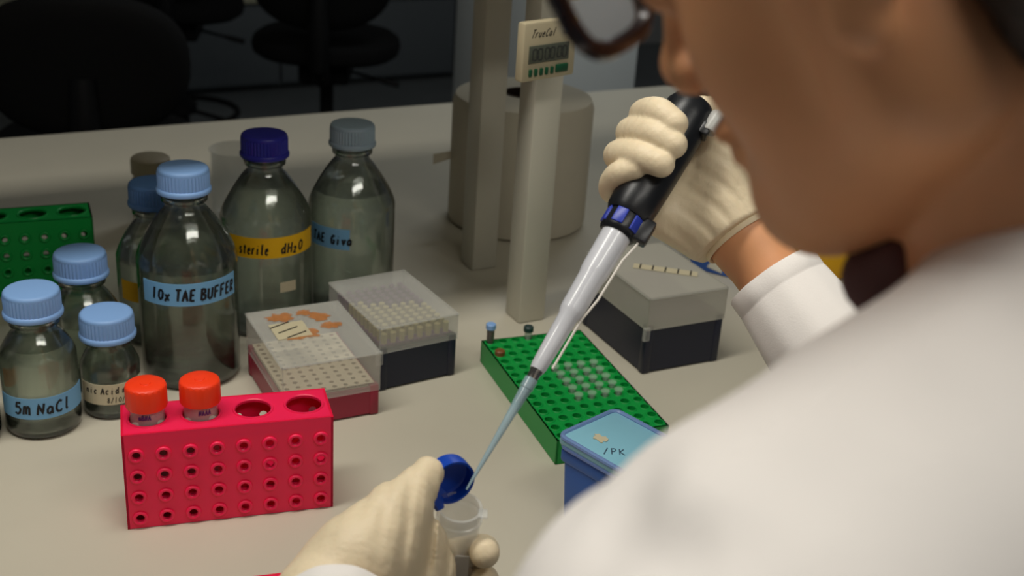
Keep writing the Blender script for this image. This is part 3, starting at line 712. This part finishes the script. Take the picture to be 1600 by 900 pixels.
def surface_nets(f, lo, hi, h, name, B=8):
    lo = np.array(lo, np.float32); n = np.ceil((np.array(hi)-lo)/h/B).astype(int); N = n*B
    cs = np.stack(np.meshgrid(*[(np.arange(k)+.5)*B*h for k in n], indexing='ij'), -1).reshape(-1, 3).astype(np.float32)+lo
    dc = f(cs); V = np.repeat(np.repeat(np.repeat(dc.reshape(n), B, 0), B, 1), B, 2).astype(np.float32)
    act = np.argwhere(np.abs(dc.reshape(n)) < B*h*1.15)
    off = np.stack(np.meshgrid(*[np.arange(B)]*3, indexing='ij'), -1).reshape(-1, 3)
    for i in range(0, len(act), 1500):
        I = (act[i:i+1500, None, :]*B+off[None]).reshape(-1, 3)
        V[I[:, 0], I[:, 1], I[:, 2]] = f((I*h).astype(np.float32)+lo)
    V[0] = V[-1] = 1; V[:, 0] = V[:, -1] = 1; V[:, :, 0] = V[:, :, -1] = 1
    sg = V < 0
    c8 = [(a, b, c) for a in (0, 1) for b in (0, 1) for c in (0, 1)]
    sl = lambda A, o: A[o[0]:A.shape[0]-1+o[0], o[1]:A.shape[1]-1+o[1], o[2]:A.shape[2]-1+o[2]]
    cnt = sum(sl(sg, o).astype(np.int8) for o in c8); cell = (cnt > 0) & (cnt < 8)
    I = np.argwhere(cell); acc = np.zeros((len(I), 3)); wsum = np.zeros(len(I))
    vals = {o: V[I[:, 0]+o[0], I[:, 1]+o[1], I[:, 2]+o[2]] for o in c8}
    for a in c8:
        for ax in range(3):
            if a[ax]: continue
            b = list(a); b[ax] = 1; b = tuple(b); va, vb = vals[a], vals[b]; m = (va < 0) != (vb < 0)
            t = np.where(m, va/np.where(m, va-vb, 1), 0); p = np.array(a)[None]+t[:, None]*np.eye(3)[ax][None]
            acc += p*m[:, None]; wsum += m
    verts = (I+acc/wsum[:, None])*h+lo
    idx = -np.ones(cell.shape, np.int64); idx[I[:, 0], I[:, 1], I[:, 2]] = np.arange(len(I))
    quads = []
    for ax in range(3):
        b1, b2 = [(1, 2), (2, 0), (0, 1)][ax]
        s0 = [slice(1, -1)]*3; s0[ax] = slice(0, -1); s1 = list(s0); s1[ax] = slice(1, None)
        A, Bv = sg[tuple(s0)], sg[tuple(s1)]
        E = np.argwhere(A != Bv)
        if not len(E): continue
        base = E.copy(); base[:, b1] += 1; base[:, b2] += 1
        fl = A[E[:, 0], E[:, 1], E[:, 2]]
        def cid(d1, d2):
            q = base.copy(); q[:, b1] -= d1; q[:, b2] -= d2; return idx[q[:, 0], q[:, 1], q[:, 2]]
        Q = np.stack([cid(1, 1), cid(0, 1), cid(0, 0), cid(1, 0)], 1); Q[~fl] = Q[~fl][:, ::-1]; quads.append(Q)
    Q = np.concatenate(quads); Q = Q[(Q >= 0).all(1)]
    me = bpy.data.meshes.new(name); me.vertices.add(len(verts)); me.vertices.foreach_set('co', verts.astype(np.float32).ravel())
    me.loops.add(Q.size); me.loops.foreach_set('vertex_index', Q.ravel().astype(np.int32)); me.polygons.add(len(Q))
    me.polygons.foreach_set('loop_start', np.arange(0, Q.size, 4, dtype=np.int32)); me.polygons.foreach_set('loop_total', np.full(len(Q), 4, np.int32))
    me.update(calc_edges=True); me.validate(); me.polygons.foreach_set('use_smooth', [True]*len(me.polygons)); return me

# ---- person frame
HC = np.array([.11629, .37933, .60215]); hy, hp, hr = R(137.99), R(32.95), R(-12.79)
def rotm(yaw, pitch, roll):
    cy, sy, cp, sp, cr, sr = math.cos(yaw), math.sin(yaw), math.cos(pitch), math.sin(pitch), math.cos(roll), math.sin(roll)
    return np.array([[cy, -sy, 0], [sy, cy, 0], [0, 0, 1]]) @ np.array([[cp, 0, sp], [0, 1, 0], [-sp, 0, cp]]) @ np.array([[1, 0, 0], [0, cr, -sr], [0, sr, cr]])
HR = rotm(hy, hp, hr)
def hl(x, y, z): return HC+HR @ np.array([x, y, z])
def A(x, y, d): return np.array(atd(x, y, d))

person = empty('person', (.22, .02, FZ), 0, 'person in white lab coat, glasses and latex gloves leaning over the bench', 'person')
def plink(name, me, m): 
    o = link(name, me, m, person); o.matrix_parent_inverse = Matrix.Translation((-.22, -.02, -FZ)); return o

# joints
R_WR = A(1158, 366, .915); R_FA = A(1222, 450, .925); R_EL = A(1420, 730, .855)
L_WR = A(545, 905, .742); L_CUFF = A(530, 930, .722); L_EL = np.array([-.062, .325, .11]); L_SH = A(1155, 1050, .33); NB = A(1785, 595, .365); MIDS = A(1475, 815, .352)
tl = np.array([math.cos(R(215)), math.sin(R(215)), 0]); R_SH = NB-tl*.17+np.array([0, 0, -.03])
HIP = np.array([.22, .02, -.06])

body = Sdf()
# head (local head axes)
for (kind, args) in [
    ('el', ((-.008, 0, .045), (.090, .072, .084), .01)),
    ('el', ((.044, 0, -.018), (.050, .050, .072), .02)),
]: body.el(hl(*args[0]), args[1], args[2], HR)
for s in (1, -1):
    body.rc(hl(.002, s*.050, -.045), hl(.074, s*.014, -.080), .018, .017, .025)
    body.rc(hl(.008, s*.056, .0), hl(.004, s*.052, -.045), .016, .018, .03)
    body.el(hl(.052, s*.036, -.024), (.024, .022, .030), .02, HR)
body.el(hl(.086, 0, -.080), (.018, .022, .016), .02, HR)                   # chin
body.el(hl(.035, 0, -.066), (.05, .042, .026), .03, HR)                    # under the jaw
body.el(hl(.072, 0, .030), (.016, .036, .013), .015, HR)                    # brow
for s in (1, -1): body.sub(hl(.098, s*.032, .012), (.014, .016, .011), .014, HR)
for s in (1, -1): body.el(hl(.078, s*.031, .010), (.0125, .0125, .012), .004, HR)     # eyes
body.rc(hl(.088, 0, .022), hl(.109, 0, -.016), .0075, .0080, .010)          # nose
body.el(hl(.1115, 0, -.020), (.0095, .0095, .0085), .006, HR)
for s in (1, -1): body.el(hl(.102, s*.0125, -.023), (.009, .0068, .0075), .006, HR); 
for s in (1, -1): body.sub(hl(.107, s*.0065, -.031), (.005, .003, .004), .003, HR)
body.el(hl(.098, 0, -.046), (.010, .021, .0055), .006, HR); body.el(hl(.096, 0, -.056), (.010, .019, .006), .005, HR)
for s in (1, -1):                                                            # ears
    body.el(hl(-.008, s*.081, .008), (.018, .007, .030), .003, HR); body.el(hl(.001, s*.079, -.021), (.0095, .0065, .011), .004, HR)
    body.sub(hl(-.003, s*.089, .008), (.010, .006, .018), .004, HR); body.rc(hl(-.006, s*.066, .006), hl(-.010, s*.080, .006), .012, .010, .004)
# neck, torso, arms
NKB = A(1690, 500, .392)
body.rc(hl(-.030, 0, -.02), NKB, .047, .053, .005)
body.rc(NKB, MIDS, .044, .035, .01); body.rc(NKB, R_SH*.7+NKB*.3, .045, .04, .01)
body.rc(NKB+np.array([.02, .0, -.08]), HIP*.6+NKB*.4, .06, .10, .03); body.rc(L_SH, MIDS, .04, .035, .02)
body.rc(R_SH, R_EL, .045, .036, .03); body.rc(R_EL, R_WR, .036, .0235, .02); body.rc(L_SH, L_EL, .045, .036, .03); body.rc(L_EL, L_WR, .036, .023, .02)
body.rc(R_WR, A(1085, 300, .905), .0235, .012, .02); body.rc(L_WR, A(620, 850, .765), .022, .012, .02)
me = surface_nets(body, (-.20, .0, .0), (.48, .98, .78), .003, 'body')
plink('body', me, SKIN)

# hair: cap over the skull, cut free of the face, and a bun
hair = Sdf().el(hl(-.010, 0, .052), (.094, .082, .088), .01, HR).el(hl(-.048, 0, -.030), (.056, .073, .058), .01, HR).el(hl(-.105, 0, .04), (.035, .035, .035), .015, HR)
HRf = HR.astype(np.float32); HCf = HC.astype(np.float32)
def facecut(P, D):
    q = (P-HCf) @ HRf
    cut = q[:, 0]-np.where(q[:, 2] > .02, -.021+(q[:, 2]-.02)*.85, -.021)     # hairline: behind the ear, up over the forehead
    ear = .030-np.sqrt((q[:, 0]+.0)**2+(q[:, 2]-.004)**2+np.where(np.abs(q[:, 1]) > .05, 0, 1))
    D = np.maximum(D, cut); D = np.maximum(D, ear)
    st = np.sin(q[:, 1]*900+q[:, 2]*300)*.0006
    return D+st
hair.fn(facecut)
lo = HC-.17; plink('hair', surface_nets(hair, lo, HC+.17, .0028, 'hair'), HAIR)

# shirt collar at the front of the neck
shirt = Sdf().rc(A(1375, 450, .415), A(1480, 560, .395), .0085, .03, .01).rc(A(1352, 418, .420), A(1362, 440, .415), .0060, .0070, .01).rc(A(1362, 430, .415), A(1410, 405, .402), .0065, .008, .01)
plink('shirt', surface_nets(shirt, (.05, .25, .3), (.35, .5, .62), .0025, 'shirt'), SHIRT)

# lab coat
coat = Sdf()
coat.rc(L_SH, MIDS, .058, .060, .01); coat.rc(MIDS, NB, .060, .066, .02)
coat.rc(NB, R_SH, .062, .056, .02)
coat.rc(L_SH, L_EL, .058, .050, .03)
coat.rc(L_EL, L_CUFF, .050, .036, .02)
coat.rc(R_SH, R_EL, .058, .050, .03)
CUFF_R = A(1200, 420, .92)
coat.rc(R_EL, R_WR*.76+R_EL*.24, .050, .0355, .02)
ch_c = np.array([.20, .27, .27])
coat.rc(NB+np.array([.03, .02, -.13]), HIP, .10, .155, .03)
coat.rc(L_SH*.6+HIP*.4+np.array([.06, .02, 0]), HIP, .075, .14, .03); coat.rc(R_SH*.6+HIP*.4-np.array([.02, .02, 0]), HIP, .075, .14, .03)
coat.rc(HIP, np.array([.22, -.02, -.50]), .155, .20, .05)
def cuff(P, D, e, wr, pos):
    ax = (wr-e)/np.linalg.norm(wr-e); q = P-pos.astype(np.float32); t = q @ ax.astype(np.float32); rad = np.sqrt(np.maximum((q**2).sum(1)-t*t, 0))
    return np.where((rad < .07) & (t > -.07), np.maximum(D, t+.034), D)
R_CP = R_WR*.805+R_EL*.195; L_CP = A(528, 946, .716)
coat.fn(lambda P, D: cuff(P, D, R_EL, R_WR, R_CP))
coat.fn(lambda P, D: cuff(P, D, L_EL, L_WR, L_CP))
def folds(P, D):
    # broad creases in the cotton: at the shoulder seam, down the sleeves
    q = P-L_SH.astype(np.float32); ax = (L_EL-L_SH)/np.linalg.norm(L_EL-L_SH); t = q @ ax.astype(np.float32)
    r = np.sqrt((q**2).sum(1))
    D = D+.0035*np.exp(-((t+.012)/.012)**2)*(r < .12)
    D = D+.0022*np.sin(P[:, 0]*47+P[:, 1]*31+np.sin(P[:, 2]*38)*1.3)*np.clip((D+.02)/.02, 0, 1)*.5
    q2 = P-R_WR.astype(np.float32); r2 = np.sqrt((q2**2).sum(1))
    return D
coat.fn(folds)
def crease(a, b, r, depth):
    a, b = a.astype(np.float32), b.astype(np.float32)
    def f(P, D):
        ba = b-a; h = np.clip((P-a) @ ba/float(ba @ ba), 0, 1); d = np.sqrt(((P-a-h[:, None]*ba)**2).sum(1)); return D+depth*np.exp(-(d/r)**2)*np.sin(np.pi*(.15+.7*h))
    return f
for a_, b_, r_, dp in ((A(988, 738, .319), A(938, 862, .300), .010, .011), (A(960, 870, .298), A(1120, 850, .285), .012, .008), (A(1330, 600, .30), A(1480, 520, .30), .016, .003), (A(1130, 700, .30), A(1300, 760, .28), .018, .003)):
    coat.fn(crease(a_, b_, r_, dp))
NKf = [hl(-.028, 0, -.02).astype(np.float32), NKB.astype(np.float32)]
def hem(P, D): return np.maximum(D, -.52-P[:, 2])
coat.fn(hem)
coat_o = plink('lab_coat', surface_nets(coat, (-.22, -.28, -.56), (.52, .95, .60), .0045, 'lab_coat'), COAT)
for e_, w_, p_, r0, r1 in ((R_EL, R_WR, R_CP, .0362, .0425), (L_EL, L_WR, L_CP, .0345, .0420)):
    ax_ = Vector(w_-e_).normalized(); Mc = axis_frame(Vector(p_), ax_, Vector(RC[0])); mb = MB()
    t_ = .0018
    prof = [(r0-t_, -.03), (r0-t_-.0002, -.0005), (r0-t_*.5, .0004), (r0+.0004, -.0006), (r0+.0002, -.0135), (r0-.0003, -.0145), (r0+.0002, -.0155), (r0+(r1-r0)*.5, -.045), (r1, -.075), (r1-.004, -.09)]
    mb.lathe(prof, 64, rfun=lambda i, j: 1+.012*math.sin(i*PI/8+j*.4)+.008*math.sin(i*PI/3.2+1))
    me = mb.mesh('sleeve_cuff', 60); me.transform(Mc); me.materials.append(COAT)
    o = bpy.data.objects.new('sleeve_cuff', me); COL.objects.link(o); o.parent = coat_o; o.matrix_parent_inverse = Matrix()

# trousers and shoes
tr = Sdf()
for s in (-1, 1):
    hx = HIP+np.array([s*.09*.82, s*.09*.57, -.05]); kx = np.array([hx[0]+.0, hx[1]+.02, -.46]); ax_ = np.array([hx[0], hx[1]-.02, -.84])
    tr.rc(hx, kx, .085, .062, .02); tr.rc(kx, ax_, .062, .048, .02)
plink('trousers', surface_nets(tr, (-.02, -.25, -.90), (.5, .3, .0), .008, 'trousers'), TROUS)
for s in (-1, 1):
    hx = HIP+np.array([s*.09*.82, s*.09*.57, 0]); dd = np.array([math.cos(R(125)), math.sin(R(125)), 0]); p = np.array([hx[0], hx[1]-.02, FZ+.036])
    sh_ = Sdf().rc(p-dd*.04, p+dd*.13, .036, .034, .02).rc(p, p+np.array([0, 0, .05]), .04, .045, .03).fn(lambda P, D: np.maximum(D, FZ+.001-P[:, 2]))
    plink('shoe', surface_nets(sh_, p-.22, p+.22, .007, 'shoe'), SHOE)

# ---- gloves
def chain(s, pts, rs, k=.0, kj=.008, n=4):
    # smooth curve through the joints so that the finger bends without lumps
    P = [np.array(p) for p in pts]; P = [2*P[0]-P[1]]+P+[2*P[-1]-P[-2]]; Q = []; q = []
    for i in range(1, len(P)-2):
        for m in range(n):
            t = m/n; a, b, c, d = P[i-1], P[i], P[i+1], P[i+2]
            Q.append(.5*((2*b)+(-a+c)*t+(2*a-5*b+4*c-d)*t*t+(-a+3*b-3*c+d)*t**3)); q.append(rs[i-1]+(rs[i]-rs[i-1])*t)
    Q.append(P[-2]); q.append(rs[-1])
    for i in range(len(Q)-1): s.rc(Q[i], Q[i+1], q[i], q[i+1], k)
def union(*fs):
    def f(P):
        D = fs[0](P)
        for g in fs[1:]:
            d = g(P); k = .0016; h = np.clip(.5+.5*(d-D)/k, 0, 1); D = d*(1-h)+D*h-k*h*(1-h)
        return D
    return f
# right glove, closed round the pipette handle
axw = (R_EL-R_WR)/np.linalg.norm(R_EL-R_WR)
palm = Sdf()
M_ = [A(1082, 222, .912), A(1064, 252, .914), A(1046, 288, .912), A(1030, 325, .906)]
for m_ in M_: palm.rc(R_WR, m_, .021, .0125, .02)
palm.rc(A(1040, 342, .902), A(1120, 372, .912), .0135, .020, .02)
palm.rc(A(1132, 345, .902), A(1130, 262, .897), .022, .0155, .02)            # thenar
palm.rc(A(1130, 262, .897), A(1120, 212, .893), .015, .012, .01); palm.rc(A(1120, 212, .893), A(1098, 168, .882), .012, .0105, .006)   # thumb
palm.rc(R_WR-axw*.02, R_WR+axw*.012, .0262, .0285, .012)
def wr_folds(P, D):
    q = P-R_WR.astype(np.float32); a1 = np.array(atd(1180, 250, .9)-atd(1080, 330, .9)); a1 = (a1/np.linalg.norm(a1)).astype(np.float32)
    a2 = np.array(atd(1160, 370, .9)-atd(1060, 300, .9)); a2 = (a2/np.linalg.norm(a2)).astype(np.float32)
    u = q @ a1; v = q @ a2
    ph = u*420+np.sin(v*70)*1.6
    return D+.0011*np.maximum(np.sin(ph), -.2)*np.exp(-((v+.028)/.028)**2)
palm.fn(wr_folds)
endp = (R_WR+axw*.000).astype(np.float32)
palm.fn(lambda P, D: np.maximum(D, (P-endp) @ axw.astype(np.float32)))
F_ = []
for pts, r_ in (
    ([M_[0], A(1022, 190, .902), A(1006, 179, .874), A(1028, 175, .848), A(1054, 193, .838)], .0106),
    ([M_[1], A(1000, 214, .902), A(987, 207, .874), A(1018, 208, .845), A(1052, 226, .836)], .0110),
    ([M_[2], A(980, 250, .900), A(967, 242, .873), A(998, 243, .844), A(1033, 256, .835)], .0106),
    ([M_[3], A(968, 304, .893), A(955, 292, .868), A(966, 272, .850), A(992, 263, .843)], .0090)):
    f = Sdf(); chain(f, pts, [r_*1.12, r_*1.06, r_*1.03, r_*.99, r_*.90]); F_.append(f)
gl = union(palm, *F_)
plink('glove', surface_nets(gl, A(1060, 280, .89)-.115, A(1060, 280, .89)+.125, .0016, 'glove'), GLOVE)
# rolled cuff of the right glove
Mx = axis_frame(Vector(R_WR+axw*.000), Vector(axw))
cuf = MB().lathe([(.0268, -.010), (.0290, -.007), (.0306, -.002), (.0316, .002), (.0306, .0042), (.0288, .0035), (.0268, -.001)], 48, rfun=lambda i, j: 1+.02*math.sin(i*PI/12))
cuf.add([], []); me = cuf.mesh('glove_cuff', 80)
me.transform(Mx); plink('glove_cuff', me, GLOVE)

# left glove, round the tube
TB_TOP = A(719, 792, .79); TB_AX = np.array(A(707, 930, .835)-TB_TOP); TB_AX /= np.linalg.norm(TB_AX)
lp = Sdf()
lp.rc(L_WR, A(562, 864, .738), .026, .0225, .015); lp.rc(A(562, 864, .738), A(617, 798, .757), .0215, .0170, .012)
lp.rc(L_WR, A(640, 905, .785), .025, .022, .02); lp.rc(A(600, 850, .755), A(655, 855, .785), .022, .0125, .02)
lp.rc(A(640, 905, .785), A(660, 985, .80), .020, .02, .02); lp.rc(L_WR, A(650, 985, .80), .025, .02, .02)
lp.rc(L_WR, A(500, 940, .722), .0265, .0285, .01)
lp.rc(A(617, 798, .757), A(652, 760, .772), .0158, .0122, .008); lp.rc(A(652, 760, .772), A(668, 739, .781), .0120, .0108, .004)
lp.rc(A(640, 805, .768), A(668, 890, .795), .0145, .0150, .015)
def lfold(P, D):
    q = P-A(640, 855, .765).astype(np.float32); a1 = (np.array(atd(700, 850, .77)-atd(600, 840, .77))); a1 = (a1/np.linalg.norm(a1)).astype(np.float32)
    u = q @ a1; v = np.sqrt((q**2).sum(1))
    tp_, ip_ = A(668, 739, .781).astype(np.float32), A(640, 775, .768).astype(np.float32); ta = (tp_-ip_)/np.linalg.norm(tp_-ip_); w_ = (P-ip_) @ ta
    rr_ = np.sqrt(((P-ip_)**2).sum(1))
    D = D+.0007*np.maximum(np.sin(w_*1100+np.sin(P[:, 0]*300)), 0)*np.exp(-((w_-.006)/.009)**2)*(rr_ < .03)
    return D+.0030*np.maximum(np.sin(u*480+.8+v*45), -.3)*np.exp(-(v/.036)**2)
lp.fn(lfold)
LF = []
for k, (dy, rsc) in enumerate(((0, 1), (46, .98), (92, .94), (134, .85))):
    f = Sdf(); dd_ = k*.012
    chain(f, [A(655, 880+dy, .800+dd_), A(705, 866+dy, .829+dd_), A(752, 858+dy, .818+dd_), A(757, 864+dy, .793+dd_)], [.0125*rsc, .0108*rsc, .0102*rsc, .0100*rsc]); LF.append(f)
gl2 = union(lp, *LF)
plink('glove', surface_nets(gl2, A(640, 860, .78)-.125, A(640, 860, .78)+.125, .0017, 'glove'), GLOVE)

# ---- eyeglasses
sp = bpy.data.objects.new('eyeglasses', None); COL.objects.link(sp); sp.parent = person; sp.matrix_parent_inverse = Matrix.Translation((-.22, -.02, -FZ))
sp.matrix_basis = frame(HR[:, 0], HR[:, 1], HR[:, 2], HC)
def lens_pt(s, a, q=1.0):
    w_, h_ = .0258*q, .0185*q; e = 2/3.2; ca, sa = math.cos(a), math.sin(a)
    y = w_*math.copysign(abs(ca)**e, ca); z = h_*math.copysign(abs(sa)**e, sa)
    return (.1045-.16*(y+.004)-.02*z, s*(.0355+y), .0175+z)
for s in (1, -1):
    ring = [lens_pt(s, 2*PI*k/40) for k in range(40)]
    MB().tube(ring, .0034, 8, closed=True).build('lens_frame', SPECS, sp)
    n = 40; vs = []
    for off in (-.0008, .0008): vs += [(x+off, y, z) for x, y, z in [lens_pt(s, 2*PI*k/n, .99) for k in range(n)]]
    MB().add(vs, [tuple(range(n)), tuple(reversed(range(n, 2*n)))]+[(k, (k+1) % n, n+(k+1) % n, n+k) for k in range(n)]).build('lens', LENS, sp)
    MB().tube([(.0985, s*.0625, .026), (.086, s*.070, .026), (.05, s*.077, .026), (.0, s*.080, .030), (-.018, s*.080, .018), (-.026, s*.078, .0)], [.0035, .003, .0026, .0026, .0024, .0022], 8).build('temple_arm', SPECS, sp)
MB().tube([(.1085, .012, .022), (.1105, .006, .026), (.111, 0, .027), (.1105, -.006, .026), (.1085, -.012, .022)], .0026, 8).build('bridge', SPECS, sp)

# ------------------------------------------------------------------ pipette
PT = A(729, 765, .778); PHD = A(1080, 168, .880); PAX = Vector(PHD-PT); PLEN = PAX.length; PAX.normalize()
pm = axis_frame(Vector(PT), PAX, Vector(RC[0]))
pm = pm @ Matrix.Diagonal((1, 1, .945*PLEN/.322, 1))
pip = empty('pipette', label='black and white single-channel pipette held over the open tube', cat='pipette', M=pm)
sc = PLEN/.322
MB().lathe([(0, .0), (.0007, .0), (.0012, .010), (.0030, .060), (.0042, .0815), (.0047, .082), (.0047, .090), (.0040, .090), (.0034, .081), (.0010, .012), (.0004, .0003)], 28).build('tip', TIPM, pip)
MB().lathe([(0, .072), (.0026, .072), (.0036, .088), (.0042, .096), (.0046, .0965), (.0046, .099), (0, .099)], 24).build('nozzle', STEEL, pip)
MB().lathe([(0, .0975), (.0050, .0975), (.0056, .101), (.0064, .122), (.0070, .143), (.0083, .147), (.0086, .150), (.0092, .178), (.0099, .182), (.0102, .186), (.0108, .219), (0, .219)], 32).build('shaft', PIPWH, pip)
MB().lathe([(0, .217), (.0118, .217), (.0136, .219), (.0138, .222), (.0138, .233), (.0128, .236), (0, .236)], 40, rfun=lambda i, j: 1 if i % 2 else .975).build('volume_ring', PIPBL, pip)
for k in range(6):
    a = k*PI/3+.3
    MB().box((.0132, 0, .2275), (.0025, .0085, .0125), Matrix.Rotation(a, 4, 'Z')).build('blue_grip', PIPBU, pip, bev=.0008)
MB().lathe([(0, .234), (.0150, .234), (.0168, .238), (.0176, .25), (.0182, .27), (.0188, .300), (.0190, .328), (.0182, .338), (.0155, .344), (0, .345)], 40, sx=1.0, sy=.95).build('handle', PIPBL, pip)
MB().lathe([(0, .343), (.0075, .343), (.0075, .349), (.0105, .351), (.0110, .359), (.009, .362), (0, .3625)], 28).build('plunger_button', PIPBL, pip)
MB().lathe([(0, .323), (.0050, .323), (.0056, .324), (.0056, .339), (.0048, .341), (0, .341)], 20, Matrix.Translation((.0205, -.008, 0))).build('ejector_button', mat('pipette_grey', srgb(178, 178, 174), .35, var=.03), pip)
MB().box((.0175, -.006, .324), (.008, .012, .012)).build('ejector_housing', PIPBL, pip, bev=.002)
MB().tube([(.0175, -.004, .236), (.0162, -.004, .215), (.0130, -.003, .200), (.0120, -.002, .165), (.0088, -.001, .145), (.0086, 0, .104)], .0009, 8).build('ejector_rod', mat('rod_white', srgb(222, 216, 206), .3, var=.02), pip)
MB().box((.0155, -.003, .228), (.012, .010, .02)).build('ejector_collar', PIPBL, pip, bev=.002)

# ------------------------------------------------------------------ tube in the left hand
tz = Vector(-TB_AX)
tb = empty('sample_tube', label='clear tube with open blue flip cap held in the left glove', cat='tube', M=axis_frame(Vector(TB_TOP), tz, Vector(RC[0])))
MB().lathe([(.0128, 0), (.0146, 0), (.0150, -.001), (.0150, -.004), (.0144, -.0045), (.0144, -.0075), (.0152, -.008), (.0152, -.010), (.0140, -.011), (.0138, -.05), (.0134, -.085), (.006, -.098), (0, -.099), (0, -.096), (.005, -.095), (.0122, -.083), (.0126, -.05), (.0128, 0)], 44).build('body', TUBEC, tb)
MB().box((.004, -.0141, -.05), (.009, .0006, .04)).build('write_on_strip', mat('white_print', srgb(215, 212, 205), .6, alpha=.8, var=.03), tb)
MB().box((-.004, -.0141, -.033), (.016, .0006, .0022)).build('graduation', mat('white_print2', srgb(215, 205, 200), .6, alpha=.8, var=.03), tb)
MB().box((.0150, -.004, -.001), (.006, .008, .002)).build('lip_tab', TUBEC, tb, bev=.0006)
cpos = A(708, 755, .788); rgt, upv, fwv = RC[0], RC[1], RC[2]
caxis = Vector(-fwv*.80+rgt*.46-upv*.38).normalized()      # out of the cap's mouth
cM = tb.matrix_world.inverted() @ axis_frame(Vector(cpos), caxis, Vector(rgt))
cap = MB().lathe([(0, -.013), (.0134, -.013), (.0152, -.0115), (.0156, -.009), (.0156, 0), (.0140, 0), (.0140, -.0095), (.012, -.0108), (0, -.0108)], 44, cM).build('flip_cap', CAPTB, tb)
hin = tb.matrix_world.inverted()
MB().tube([hin @ Vector(A(690, 766, .792)), hin @ Vector(A(681, 775, .790)), hin @ Vector(A(684, 787, .788)), hin @ Vector(A(688, 796, .788))], [.006, .0055, .0040, .003], 6).build('hinge', CAPTB, tb)
bpy.context.view_layer.update()
